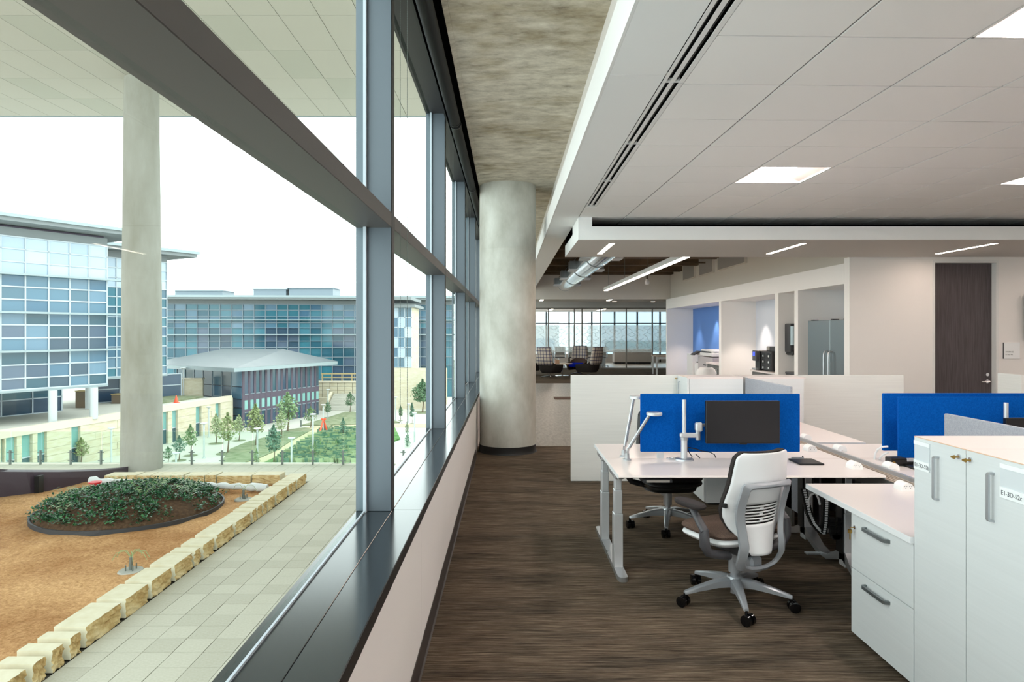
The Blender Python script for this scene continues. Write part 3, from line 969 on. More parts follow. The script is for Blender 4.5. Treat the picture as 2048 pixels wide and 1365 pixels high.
# power outlets
def outlet(label, x, y, flip):
    t = thing('desk_outlet', label, 'power outlet', (x, y, ZD), R(180) if flip else 0, 'white power outlets along the rail')
    b = MB()
    n = 10
    prof = [(-0.036, 0.0)] + [(-0.036 * math.cos(math.pi * q / n), 0.012 + 0.036 * math.sin(math.pi * q / n)) for q in range(n + 1)] + [(0.036, 0.0)]
    b.prism(prof, 'y', -0.045, 0.045)
    b.build('body', 'outlet_white', t, True, w=False)
    for k in (-1, 1):
        s_ = MB()
        for dx_, dz_ in ((-0.006, 0.006), (0.006, 0.006), (0.0, -0.005)):
            s_.box(k * 0.014 + dx_ - 0.0016, k * 0.014 + dx_ + 0.0016, -0.0462, -0.045, 0.024 + dz_ - 0.0025, 0.024 + dz_ + 0.0025)
        s_.build('socket', 'ink', t, w=False)
    MB().tube([(0.0, 0.045, 0.012), (0.02, 0.07, 0.014), (0.05, 0.075, 0.004)], 0.005, 6).build('lead', 'cable_white', t, True, w=False)


ZD -= 0.01
outlet('White outlet on the return worktop left of the rail, nearest the lockers', 2.345, 4.05, False)
ZD += 0.01
outlet('White outlet on the near left desk beside the rail', 2.345, 4.63, False)
outlet('White outlet beside the rail just right of the first blue screen', 2.345, 5.31, False)
outlet('White outlet on the near right desk beside the rail', 2.575, 4.60, True)
outlet('White outlet on the right desk beside the rail, before the far return', 2.575, 5.31, True)
ZD -= 0.01
outlet('White outlet on the far right return worktop, half hidden by the blue screen', 2.575, 5.92, True)

ZD += 0.01
# blue felt screens
def felt(name, label, x0, x1, y0, y1, z0, z1, mm, mounts=()):
    t = thing(name, label, 'desk screen', ((x0 + x1) / 2, (y0 + y1) / 2, z0))
    MB().box(x0, x1, y0, y1, z0, z1, 0.006, 2).build('felt_panel', mm, t, True)
    for mx in mounts:
        MB().box(mx - 0.024, mx + 0.024, y0 + 0.004, y1 - 0.004, ZD, z0 + 0.02, 0.002).build('mount', 'silver_light', t)
    return t


felt('desk_screen', 'Royal blue felt screen behind the monitor on the left desks', 0.965, 2.13, 4.985, 5.010, 0.768, 1.192, 'felt_blue', (1.11, 1.98))
felt('desk_screen', 'Royal blue felt screen in front, on the right desks', 2.745, 3.95, 4.80, 4.825, 0.757, 1.187, 'felt_blue', (2.84, 3.8))
felt('desk_screen', 'Royal blue felt screen standing just behind the other on the right desks', 2.762, 3.97, 5.03, 5.055, 0.768, 1.192, 'felt_blue', (2.9, 3.8))
felt('side_screen', 'Grey felt side screen rising behind the near lockers', 2.458, 2.482, 3.13, 3.855, 0.74, 1.186, 'felt_grey')
felt('side_screen', 'Grey felt side screen between the far lockers', 2.440, 2.464, 5.92, 7.04, 0.74, 1.17, 'felt_grey')

# monitor arms and monitors
def monitor(label, x0, x1, z0, z1, y):
    t = thing('monitor', label, 'monitor', ((x0 + x1) / 2, y, z0))
    MB().box(x0, x1, y - 0.012, y + 0.02, z0, z1, 0.003).build('bezel', 'black', t)
    boxo('display', x0 + 0.005, x1 - 0.005, y - 0.0135, y - 0.012, z0 + 0.012, z1 - 0.005, 'screen_black', t)
    MB().box((x0 + x1) / 2 - 0.12, (x0 + x1) / 2 + 0.12, y + 0.02, y + 0.045, z0 + 0.06, z1 - 0.06, 0.008).build('rear_housing', 'black', t)
    MB().box((x0 + x1) / 2 - 0.02, (x0 + x1) / 2 + 0.03, y - 0.01, y + 0.012, z0 - 0.008, z0 + 0.002, 0.002).build('sensor_bump', 'black', t)


monitor('Black monitor floating in front of the first blue screen', 1.405, 1.930, 0.851, 1.154, 4.865)
monitor('Black monitor peeking over the grey side screen at the right edge', 3.36, 3.885, 0.76, 1.063, 4.62)


def monitor_arm(label, px, py_, x_mon):
    t = thing('monitor_stand', label, 'monitor stand', (px, py_, ZD))
    MB().lathe([(0.0, 0.0), (0.068, 0.0), (0.066, 0.01), (0.055, 0.016), (0.0, 0.016)], (px, py_, ZD), 28).build('base', 'silver', t, True)
    MB().tube([(px, py_, ZD + 0.01), (px, py_, 0.905)], 0.023, 20).build('lower_post', 'silver_light', t, True)
    MB().tube([(px, py_, 0.90), (px, py_, 1.155)], 0.0145, 20).build('upper_post', 'silver_light', t, True)
    MB().tube([(px, py_, 0.865), (px, py_, 0.915)], 0.03, 20).build('collar', 'silver', t, True)
    MB().box(px - 0.035, px + 0.11, py_ - 0.035, py_ + 0.0, 0.885, 0.918, 0.008).build('arm', 'silver_light', t)
    MB().tube([(px + 0.095, py_ - 0.018, 0.87), (px + 0.095, py_ - 0.018, 0.945)], 0.018, 16).build('pivot', 'silver', t, True)
    MB().box(px + 0.075, px + 0.125, py_ - 0.045, py_ + 0.005, 0.93, 0.995, 0.01).build('knuckle', 'silver_light', t)
    MB().box(px + 0.12, x_mon + 0.22, py_ - 0.022, py_ - 0.004, 0.965, 0.985, 0.003).build('tilt_bracket', 'silver', t)
    MB().tube([(px - 0.05, py_ - 0.02, ZD + 0.006), (px - 0.12, py_ + 0.02, ZD + 0.008), (px - 0.07, py_ + 0.04, ZD + 0.006)], 0.006, 8).build('clamp_lever', 'chrome', t, True)
    return t


monitor_arm('Silver monitor arm with a tall post on the near left desk', 1.268, 4.93, 1.41)
monitor_arm('Silver monitor arm post rising before the second blue screen', 3.44, 4.72, 3.37)
cb = thing('monitor_cable', 'thin black cables drooping from the monitor to the desk', 'cable', (1.4, 4.95, ZD))
MB().tube([P(1374, 895, 4.95), P(1390, 898, 4.96), P(1405, 903, 4.96), P(1420, 905, 4.96), P(1429, 910, 4.96), P(1432, 916.5, 4.95)], 0.0035, 6).build('strand', 'black', cb, True)
MB().tube([P(1374, 895, 4.95), P(1378, 905, 4.95), P(1384, 914, 4.95), P(1382, 917, 4.93)], 0.0035, 6).build('strand', 'black', cb, True)
MB().tube([P(1391, 909, 4.96), P(1395, 912, 4.96), P(1400, 917, 4.94)], 0.003, 6).build('strand', 'black', cb, True)

# desk lamps
def lamp(label, b, j0, j1, h0, h1, rr):
    t = thing('desk_lamp', label, 'lamp', tuple(b))
    MB().lathe([(0.0, 0.0), (0.03, 0.0), (0.03, 0.008), (0.018, 0.012), (0.016, 0.05), (0.0, 0.05)], b, 20).build('base', 'silver', t, True)
    MB().tube([b + Vector((0, 0, 0.03)), j0], 0.011, 12).build('post', 'chrome', t, True)
    d = (j1 - j0)
    MB().tube([j0, j1], 0.0085, 10).build('arm', 'silver', t, True)
    MB().tube([j0 + Vector((0.012, 0, -0.004)), j1 + Vector((0.012, 0, -0.004))], 0.005, 8).build('arm_rail', 'chrome', t, True)
    c = (h0 + h1) / 2
    hd = MB().lathe([(0.0, -0.012), (rr - 0.004, -0.012), (rr, -0.008), (rr, 0.006), (rr - 0.005, 0.012), (0.0, 0.012)], c, 28).build('head', 'silver_light', t, True)
    MB().lathe([(0.0, 0.0125), (rr - 0.01, 0.0125)], c, 28).build('cap', 'silver', hd, True)
    MB().lathe([(0.0, -0.0125), (rr - 0.01, -0.0125)], c, 28).build('diffuser', 'white_paint', hd, True)


ya = 4.93
lamp('Silver desk lamp with its flat round head lowered over the near desk', Vector(((1254 - VX) * ya / F, ya, ZD)), P(1256, 897, ya), P(1297, 832, ya), P(1293, 828, ya), P(1324, 828, ya), 0.056)
ya = 5.06
lamp('Silver desk lamp with its arm raised nearly upright, behind the other lamp', Vector(((1247.5 - VX) * ya / F, ya, ZD)), P(1249, 893, ya), P(1266.5, 796, ya), P(1259, 795, ya), P(1288, 795, ya), 0.054)

# small things on the desks
lt = thing('laptop_dock', 'flat black docking plate lying on the near left desk by the blue screen', 'dock', (2.1, 4.85, ZD))
MB().box(2.02, 2.19, 4.73, 4.93, ZD, ZD + 0.012, 0.003).build('plate', 'black', lt)
MB().box(2.04, 2.13, 4.92, 4.932, ZD + 0.010, ZD + 0.022, 0.002).build('connector', 'silver', lt)
MB().box(2.12, 2.127, 4.925, 4.931, ZD + 0.012, ZD + 0.03).build('latch_pin', 'black', lt)
dk = thing('dock_box', 'small black docking box with a silver knob on the right desk', 'dock', (2.66, 4.7, ZD))
MB().box(2.635, 2.745, 4.70, 4.78, ZD, ZD + 0.055, 0.004).build('case', 'black', dk)
MB().tube([(2.652, 4.70, ZD + 0.022), (2.652, 4.692, ZD + 0.022)], 0.012, 16).build('knob', 'brass', dk, True)
MB().box(2.66, 2.74, 4.692, 4.70, ZD + 0.02, ZD + 0.04, 0.001).build('slot', 'screen_black', dk)
lp2 = thing('laptop', 'flat black device lying before the second blue screen beside the dock box', 'laptop', (2.78, 4.6, ZD))
MB().box(2.72, 3.02, 4.55, 4.72, ZD, ZD + 0.014, 0.003).build('base_plate', 'black', lp2)
MB().box(2.72, 2.90, 4.70, 4.72, ZD + 0.014, ZD + 0.03, 0.003).build('hinge', 'black', lp2)
wc = thing('white_cable', 'white cables arching from the second blue screen down behind the desk', 'cable', (2.66, 4.9, ZD))
MB().tube([P(1776, 893.5, 4.85), P(1764, 894.5, 4.88), P(1755, 900, 4.92), P(1750, 909, 4.95), P(1749, 920, 4.95)], 0.007, 8).build('strand', 'cable_white', wc, True)
MB().tube([P(1776, 905.5, 4.85), P(1768, 909, 4.88), P(1761, 915, 4.92), P(1758, 922, 4.95)], 0.007, 8).build('strand', 'cable_white', wc, True)

# ---------------------------------------------------------------- lockers and drawer units
YAX = ((0, -1, 0), (0, 0, 1), (-1, 0, 0))
XL = 1.85


def pull(parent, x, y0, y1, z0, z1, vertical):
    m_ = MB()
    if vertical:
        yc = (y0 + y1) / 2
        m_.prism([(x, z1), (x - 0.020, z1 - 0.002), (x - 0.025, z1 - 0.009), (x - 0.025, z0 + 0.009), (x - 0.020, z0 + 0.002), (x, z0), (x, z0 + 0.006), (x - 0.018, z0 + 0.01), (x - 0.018, z1 - 0.01), (x, z1 - 0.008)], 'y', yc - 0.0075, yc + 0.0075)
    else:
        zc = (z0 + z1) / 2
        m_.prism([(x, y1), (x - 0.024, y1 - 0.006), (x - 0.03, y1 - 0.018), (x - 0.03, y0 + 0.018), (x - 0.024, y0 + 0.006), (x, y0), (x, y0 + 0.014), (x - 0.018, y0 + 0.02), (x - 0.018, y1 - 0.02), (x, y1 - 0.014)], 'z', zc - 0.008, zc + 0.008)
    return m_.build('handle', 'silver' if vertical else 'steel_brushed', parent)


def lock(parent, x, y, z, hang):
    lk_ = MB().tube([(x, y, z), (x - 0.006, y, z)], 0.01, 14).build('lock', 'chrome', parent, True)
    k = MB()
    if hang:
        k.box(x - 0.03, x - 0.006, y - 0.003, y + 0.003, z - 0.002, z + 0.002)
        k.tube([(x - 0.027, y + 0.004, z - 0.012), (x - 0.027, y + 0.004, z - 0.03)], 0.011, 10).box(x - 0.029, x - 0.025, y + 0.001, y + 0.007, z - 0.065, z - 0.028)
    else:
        k.box(x - 0.026, x - 0.005, y - 0.002, y + 0.002, z - 0.004, z + 0.002)
        k.tube([(x - 0.027, y + 0.014, z - 0.003), (x - 0.020, y + 0.002, z - 0.002)], [0.003, 0.009], 8)
    k.build('key', 'brass', parent, True)


def locker(label, x0, x1, y0, y1, face, name_txt=None, lab_y=None, pull_y=None, lock_y=None, doors=True):
    """tall locker; face = -1: doors look towards the window"""
    ZL = 1.173
    t = thing('locker', label, 'locker', ((x0 + x1) / 2, (y0 + y1) / 2, 0))
    xf = x0 if face < 0 else x1
    boxo('body', x0 + 0.022 if face < 0 else x0, x1 if face < 0 else x1 - 0.022, y0, y1, 0.0, ZL - 0.02, 'laminate', t)
    bbo('top_panel', x0 + 0.002 if face < 0 else x0, x1, y0 + 0.001, y1 - 0.001, ZL - 0.02, ZL, 'desk_white', t, 0.001)
    if face < 0:
        d = MB().box(x0, x0 + 0.02, y0 + 0.0015, y1 - 0.0015, 0.03, ZL - 0.004, 0.0012).build('door', 'laminate', t)
        boxo('edge_strip', x0 - 0.0004, x0 + 0.02, y0 + 0.0015, y1 - 0.0015, ZL - 0.004, ZL - 0.0005, 'wood_pale', t)
        if pull_y:
            pull(d, x0, pull_y - 0.01, pull_y + 0.01, 0.922, 1.112, True)
        if lock_y:
            lock(d, x0, lock_y, 1.135, False)
        if name_txt:
            ly0, ly1 = lab_y
            hold = boxo('label_holder', x0 - 0.003, x0, ly0, ly1, 1.028, 1.155, 'label_grey', d)
            boxo('label_strip', x0 - 0.006, x0 - 0.003, ly0, ly1, 1.138, 1.155, 'label_white', d)
            cd = boxo('label_card', x0 - 0.0065, x0 - 0.003, ly0, ly1, 1.028, 1.068, 'label_white', d)
            text_mesh('lettering', name_txt, 0.0245, 'ink', d, (x0 - 0.0072, ly1 - 0.008, 1.0395), YAX)
    return t


locker('Tall pale locker marked E1-3D-52b next to the drawer unit', XL, 2.45, 2.762, 3.114, -1, 'E1-3D-52b', (2.995, 3.107), 2.938, 2.80)
locker('Tall pale locker marked E1-3D-52c at the right edge', XL, 2.45, 2.410, 2.760, -1, 'E1-3D-52c', (2.442, 2.563), 2.605, 2.73)
locker('Tall pale locker next to the one marked 52c, outside the picture', XL, 2.45, 2.058, 2.408, -1, None, None, 2.32, 2.12)
locker('Tall pale locker backing onto the near lockers', 2.49, 3.09, 2.410, 3.114, 1)
locker('Far pale locker with a key in its door, left of the grey side screen', XL, 2.43, 7.07, 7.49, -1, '', (7.09, 7.2), 7.36, 7.46)
locker('Far pale locker right of the grey side screen', 2.47, 3.08, 7.07, 7.49, 1)
dv = thing('divider_panel', 'long low pale divider panel behind the far lockers', 'divider', (2.5, 7.5, 0))
MB().box(0.685, 2.50, 7.495, 7.53, 0.004, 1.168, 0.002).build('panel', 'laminate_x', dv)
MB().box(2.504, 4.34, 7.495, 7.53, 0.004, 1.168, 0.002).build('panel', 'laminate_x', dv)
dv2 = thing('divider_panel', 'pale divider panel at the right edge below the storage sign', 'divider', (6.5, 7.5, 0))
MB().box(5.63, 7.45, 7.495, 7.53, 0.004, 1.168, 0.002).build('panel', 'laminate_x', dv2)
MB().box(5.66, 5.69, 7.53, 7.9, 0.004, 1.168, 0.002).build('return_panel', 'laminate_x', dv2)


def drawers(label, x0, x1, y0, y1, keyed):
    t = thing('drawer_unit', label, 'drawer unit', ((x0 + x1) / 2, (y0 + y1) / 2, 0))
    boxo('body', x0 + 0.022, x1, y0, y1, 0.02, ZD - 0.033, 'laminate', t)
    boxo('plinth', x0 + 0.05, x1 - 0.05, y0 + 0.03, y1 - 0.03, 0.0, 0.02, 'black', t)
    for z0, z1, zh in ((0.38, 0.684, 0.628), (0.032, 0.376, 0.33)):
        d = MB().box(x0, x0 + 0.02, y0 + 0.002, y1 - 0.002, z0, z1, 0.0012).build('drawer', 'laminate', t)
        pull(d, x0, y0 + 0.19, y0 + 0.42, zh - 0.01, zh + 0.01, False)
        if keyed and z0 > 0.3:
            lock(d, x0, y1 - 0.045, 0.603, True)
    return t


drawers('White two drawer unit with a brass key, under the near return worktop', XL, 2.40, 3.118, 3.686, True)
drawers('White two drawer unit under the far left return worktop', XL, 2.40, 6.47, 7.05, False)


# ---------------------------------------------------------------- task chairs
def chair(label, x, y, face, dark, base_turn):
    t = thing('task_chair', label, 'office chair', (x, y, 0), face)
    fr = 'chair_silver' if not dark else 'silver'
    shell = 'shell_white' if not dark else 'black'
    seatm = 'fabric_brown' if not dark else 'black'
    K = dict(w=False)
    # five-star base
    MB().lathe([(0.0, 0.10), (0.045, 0.10), (0.05, 0.115), (0.05, 0.15), (0.04, 0.165), (0.0, 0.165)], (0, 0, 0), 24).build('hub', fr, t, True, **K)
    MB().tube([(0, 0, 0.06), (0, 0, 0.20)], 0.024, 18).build('gas_cylinder', fr, t, True, **K)
    MB().tube([(0, 0, 0.19), (0, 0, 0.335)], 0.036, 20).build('column', fr, t, True, **K)
    for k in range(5):
        a = R(base_turn - math.degrees(face) + 72 * k)
        u = Vector((math.cos(a), math.sin(a), 0))
        v = Vector((-u.y, u.x, 0))
        leg = MB()
        sec = [(0.03, 0.030, 0.105, 0.158), (0.12, 0.025, 0.105, 0.150), (0.24, 0.019, 0.090, 0.120), (0.315, 0.015, 0.078, 0.098), (0.326, 0.011, 0.078, 0.094)]
        rings = []
        for r_, hw, z0, z1 in sec:
            rings.append([leg.bm.verts.new(u * r_ + v * (s_ * hw * q) + Vector((0, 0, z))) for s_, q, z in ((-1, 1, z0), (1, 1, z0), (1, 1, z1 - 0.008), (1, 0.6, z1), (-1, 0.6, z1), (-1, 1, z1 - 0.008))])
        for ra, rb in zip(rings, rings[1:]):
            for q in range(6):
                leg.bm.faces.new((ra[q], ra[(q + 1) % 6], rb[(q + 1) % 6], rb[q]))
        leg.bm.faces.new(rings[0]); leg.bm.faces.new(rings[-1])
        lo = leg.build('leg', fr, t, True, **K)
        c = u * 0.322 + Vector((0, 0, 0.032))
        ca = MB()
        sw = R(base_turn * 1.7 + 47 * k)
        wv = Vector((math.cos(sw), math.sin(sw), 0))
        off = Vector((-wv.y, wv.x, 0)) * 0.012
        for s_ in (-1, 1):
            p = c + off + wv * (s_ * 0.019)
            ca.tube([p - wv * 0.012, p - wv * 0.010, p + wv * 0.010, p + wv * 0.012], [0.026, 0.032, 0.032, 0.026], 20)
        ca.tube([c + off - wv * 0.02, c + off + wv * 0.02], 0.016, 10)
        ca.tube([c + Vector((0, 0, 0.0)), c + Vector((0, 0, 0.05))], 0.009, 8)
        ca.build('caster', 'black_gloss', lo, True, **K)
    # mechanism
    MB().box(-0.09, 0.09, -0.16, 0.13, 0.325, 0.395, 0.012).build('mechanism', 'charcoal' if not dark else 'black', t, **K)
    MB().tube([(0.09, -0.02, 0.36), (0.2, 0.0, 0.365), (0.23, 0.0, 0.365)], [0.008, 0.008, 0.014], 8).build('lever', 'black', t, True, **K)
    # seat: a rounded, slightly dished cushion on a pale pan
    def slabm(z0, z1, gx, gy, dish):
        s_ = MB()
        n = 40
        rows = []
        for z, sc in ((z0, 0.90), (z0 + 0.012, 0.97), ((z0 + z1) / 2, 1.0), (z1 - 0.01, 0.985), (z1, 0.93)):
            ring = []
            for q in range(n):
                an = 2 * math.pi * q / n
                cx, sy = math.cos(an), math.sin(an)
                e_ = 2 / 4.2
                px_ = gx * sc * math.copysign(abs(cx) ** e_, cx)
                py_ = gy * sc * math.copysign(abs(sy) ** e_, sy)
                ring.append(s_.bm.verts.new((px_, py_ + 0.045, z + dish * (py_ / gy) ** 3 * -0.012)))
            rows.append(ring)
        for ra, rb in zip(rows, rows[1:]):
            for q in range(n):
                s_.bm.faces.new((ra[q], ra[(q + 1) % n], rb[(q + 1) % n], rb[q]))
        s_.bm.faces.new(rows[0][::-1])
        s_.bm.faces.new(rows[-1])
        return s_
    slabm(0.388, 0.432, 0.242, 0.225, 1).build('seat_pan', shell, t, True, **K)
    slabm(0.428, 0.474, 0.245, 0.23, 1).build('seat_cushion', seatm, t, True, **K)
    if dark:
        slabm(0.335, 0.395, 0.20, 0.19, 0).build('seat_underside', 'black', t, True, **K)
    # back: one curved sheet
    def hw(z):
        pts = [(0.36, 0.075), (0.40, 0.10), (0.46, 0.135), (0.52, 0.19), (0.58, 0.222), (0.64, 0.230), (0.72, 0.218), (0.80, 0.206), (0.88, 0.198), (0.925, 0.192), (0.945, 0.18), (0.958, 0.155)]
        for (a0, w0), (a1, w1) in zip(pts, pts[1:]):
            if a0 <= z <= a1:
                return w0 + (w1 - w0) * (z - a0) / (a1 - a0)
        return pts[-1][1]
    def yb_(z):
        return -0.245 + 0.03 * math.sin(max(0.0, min(1.0, (z - 0.36) / 0.40)) * math.pi) - 0.17 * max(0.0, z - 0.60) ** 1.15
    def surf(u, z, off=0.0, grow=1.0):
        return Vector((u * hw(z) * grow, yb_(z) + 0.07 * u * u * min(1.0, hw(z) / 0.2) + off, z))
    slots = []
    for k in range(7):
        z = 0.535 + 0.018 * k
        slots.append((z, z + 0.0105, k % 2))
    zs = [0.36, 0.375, 0.40, 0.43, 0.46, 0.49, 0.515]
    for z0, z1, _ in slots:
        zs += [z0, z1]
    zs += [0.67, 0.70, 0.74, 0.78, 0.82, 0.86, 0.90, 0.925, 0.94, 0.95, 0.958]
    us = [-1, -0.93, -0.8, -0.6, -0.45, -0.3, -0.15, -0.05, 0.05, 0.15, 0.3, 0.45, 0.6, 0.8, 0.93, 1]
    sh = MB()
    V = [[sh.bm.verts.new(surf(u, z)) for u in us] for z in zs]
    for i in range(len(zs) - 1):
        sl = [s_ for s_ in slots if abs(s_[0] - zs[i]) < 1e-6]
        for j in range(len(us) - 1):
            mid = (us[j] + us[j + 1]) / 2
            if sl and abs(mid) < 0.6 and not (sl[0][2] == 1 and abs(mid) < 0.05):
                continue
            sh.bm.faces.new((V[i][j], V[i][j + 1], V[i + 1][j + 1], V[i + 1][j]))
    so = sh.build('back_shell', shell, t, True, **K)
    md = so.modifiers.new('thickness', 'SOLIDIFY')
    md.thickness = 0.008
    md.offset = 0
    cu = MB()
    zs2 = [0.44, 0.46, 0.50, 0.56, 0.62, 0.68, 0.74, 0.80, 0.86, 0.90, 0.93, 0.95, 0.963]
    us2 = [-1, -0.92, -0.75, -0.4, 0, 0.4, 0.75, 0.92, 1]
    A = [[cu.bm.verts.new(surf(u, z, 0.012, 1.015)) for u in us2] for z in zs2]
    B = [[cu.bm.verts.new(surf(u * 0.96, z, 0.05, 1.0)) for u in us2] for z in zs2]
    for i in range(len(zs2) - 1):
        for j in range(len(us2) - 1):
            cu.bm.faces.new((A[i][j], A[i][j + 1], A[i + 1][j + 1], A[i + 1][j]))
            cu.bm.faces.new((B[i][j], B[i + 1][j], B[i + 1][j + 1], B[i][j + 1]))
        for q in (0, len(us2) - 1):
            cu.bm.faces.new((A[i][q], A[i + 1][q], B[i + 1][q], B[i][q]))
    for q in range(len(us2) - 1):
        for i in (0, len(zs2) - 1):
            cu.bm.faces.new((A[i][q], A[i][q + 1], B[i][q + 1], B[i][q]))
    cu.build('back_cushion', 'fabric_dark' if not dark else 'black', t, True, **K)
    # silver hoop behind the back
    outer = [(0, 0.792), (0.11, 0.792), (0.165, 0.790), (0.180, 0.776), (0.183, 0.72), (0.185, 0.66), (0.183, 0.60), (0.176, 0.54), (0.170, 0.48), (0.170, 0.42), (0.175, 0.36), (0.168, 0.31), (0.142, 0.275), (0.08, 0.252), (0, 0.246)]
    inner = [(0, 0.756), (0.10, 0.756), (0.124, 0.754), (0.133, 0.742), (0.134, 0.70), (0.135, 0.65), (0.133, 0.60), (0.126, 0.54), (0.118, 0.48), (0.116, 0.42), (0.121, 0.36), (0.118, 0.325), (0.098, 0.300), (0.055, 0.288), (0, 0.285)]
    fo = MB()
    def fy(z, x_):
        base = yb_(max(z, 0.36)) - 0.034 + 0.07 * (x_ / 0.21) ** 2 * 0.55
        if z < 0.40:
            base += (0.40 - z) * 0.55
        return base
    def loop(pts):
        return pts + [(-x_, z) for x_, z in pts[-2:0:-1]]
    L0, L1 = loop(outer), loop(inner)
    n = len(L0)
    ring = []
    for (xo, zo), (xi, zi) in zip(L0, L1):
        ring.append([fo.bm.verts.new((xo, fy(zo, xo) + 0.018, zo)), fo.bm.verts.new((xo, fy(zo, xo) + 0.004, zo)), fo.bm.verts.new(((xo * 2 + xi) / 3, fy((zo * 2 + zi) / 3, xo) - 0.008, (zo * 2 + zi) / 3)), fo.bm.verts.new(((xo + xi * 2) / 3, fy((zo + zi * 2) / 3, xi) - 0.008, (zo + zi * 2) / 3)), fo.bm.verts.new((xi, fy(zi, xi) + 0.004, zi)), fo.bm.verts.new((xi, fy(zi, xi) + 0.018, zi))])
    for k in range(n):
        ra, rb = ring[k], ring[(k + 1) % n]
        for q in range(6):
            fo.bm.faces.new((ra[q], ra[(q + 1) % 6], rb[(q + 1) % 6], rb[q]))
    fo.build('back_frame', fr, t, True, **K)
    boxm = MB().box(-0.045, 0.045, -0.19, -0.02, 0.255, 0.33, 0.015)
    boxm.build('frame_root', fr, t, **K)
    for s_ in (-1, 1):
        MB().box(s_ * 0.228 - 0.01, s_ * 0.228 + 0.01, yb_(0.66) + 0.045, yb_(0.66) + 0.075, 0.64, 0.665, 0.003).build('height_stop', 'black', t, **K)
    # arms
    armm = 'plastic_dark' if not dark else 'black'
    for s_ in (-1, 1):
        am = MB().tube([(s_ * 0.14, -0.10, 0.335), (s_ * 0.22, -0.10, 0.350), (s_ * 0.285, -0.10, 0.37), (s_ * 0.31, -0.10, 0.41), (s_ * 0.315, -0.10, 0.47), (s_ * 0.312, -0.095, 0.505)], [0.034, 0.034, 0.034, 0.036, 0.033, 0.03], 14, sq=0.75).build('arm', armm, t, True, **K)
        MB().tube([(s_ * 0.313, -0.105, 0.495), (s_ * 0.312, -0.06, 0.535), (s_ * 0.308, 0.0, 0.59), (s_ * 0.305, 0.02, 0.612)], [0.028, 0.027, 0.024, 0.022], 14, sq=0.7).build('upper_arm', armm, am, True, **K)
        pad = MB()
        nn = 24
        rr = []
        for z, sc in ((0.608, 0.86), (0.616, 0.97), (0.628, 1.0), (0.638, 0.93)):
            rr.append([pad.bm.verts.new((s_ * 0.30 + 0.047 * sc * math.copysign(abs(math.cos(2 * math.pi * q / nn)) ** 0.7, math.cos(2 * math.pi * q / nn)), 0.045 + 0.125 * sc * math.copysign(abs(math.sin(2 * math.pi * q / nn)) ** 0.7, math.sin(2 * math.pi * q / nn)), z)) for q in range(nn)])
        for ra, rb in zip(rr, rr[1:]):
            for q in range(nn):
                pad.bm.faces.new((ra[q], ra[(q + 1) % nn], rb[(q + 1) % nn], rb[q]))
        pad.bm.faces.new(rr[0][::-1]); pad.bm.faces.new(rr[-1])
        pad.build('arm_pad', 'arm_dark' if not dark else 'black', am, True, **K)
    return t


chair('White and silver task chair with slotted back, seen from behind at the near left desk', 1.374, 4.15, R(24), False, -97)
chair('Black seated task chair pushed under the far side of the left desks', 1.34, 5.75, R(184), True, -105)

# ================================================================ BREAK AREA
sg = thing('storage_sign', 'small square sign reading STORAGE beside the dark door', 'sign', (7.31, SY1, 1.25))
MB().box(7.195, 7.43, SY1 - 0.012, SY1 - 0.001, 1.25, 1.485, 0.001).build('plate', 'label_white', sg)
boxo('edge_stripe', 7.190, 7.196, SY1 - 0.014, SY1 - 0.001, 1.25, 1.485, 'charcoal', sg)
XAX = ((1, 0, 0), (0, 0, 1), (0, -1, 0))
text_mesh('lettering', 'STORAGE', 0.026, 'charcoal', sg, (7.222, SY1 - 0.0128, 1.342), XAX)
text_mesh('lettering', 'E1-3D-48', 0.026, 'charcoal', sg, (7.222, SY1 - 0.0128, 1.303), XAX)
wd = thing('wall_display', 'grey wall mounted display cut by the right edge', 'display', (7.9, SY1, 1.5))
MB().box(7.475, 8.6, SY1 - 0.09, SY1 - 0.03, 1.54, 2.18, 0.004).build('case', 'vent_grey', wd)
MB().box(7.8, 8.2, SY1 - 0.03, SY1, 1.7, 2.0).build('bracket', 'charcoal', wd)
boxo('display_face', 7.49, 8.585, SY1 - 0.0915, SY1 - 0.09, 1.555, 2.165, 'screen_black', wd)

fr = thing('refrigerator', 'wide stainless steel refrigerator with two tall curved handles', 'refrigerator', (5.35, 10.7, 0))
boxo('body', 5.06, 5.70, 10.11, 11.40, 0.03, 1.82, 'steel_brushed', fr)
boxo('plinth', 5.1, 5.68, 10.13, 11.38, 0.0, 0.03, 'black', fr)
for y0, y1, hy in ((10.11, 10.613, 10.545), (10.623, 11.40, 10.70)):
    d = MB().box(5.0, 5.058, y0, y1, 0.08, 1.825, 0.006).build('door', 'steel_brushed', fr)
    MB().tube([(5.0, hy, 1.33), (4.965, hy, 1.335), (4.945, hy, 1.31), (4.94, hy, 1.25), (4.94, hy, 0.62), (4.945, hy, 0.56), (4.965, hy, 0.54), (5.0, hy, 0.545)], 0.014, 10).build('handle', 'silver', d, True)
for y in (10.2, 10.6, 11.3):
    boxo('hinge_cover', 5.02, 5.12, y - 0.03, y + 0.03, 1.82, 1.84, 'charcoal', fr)

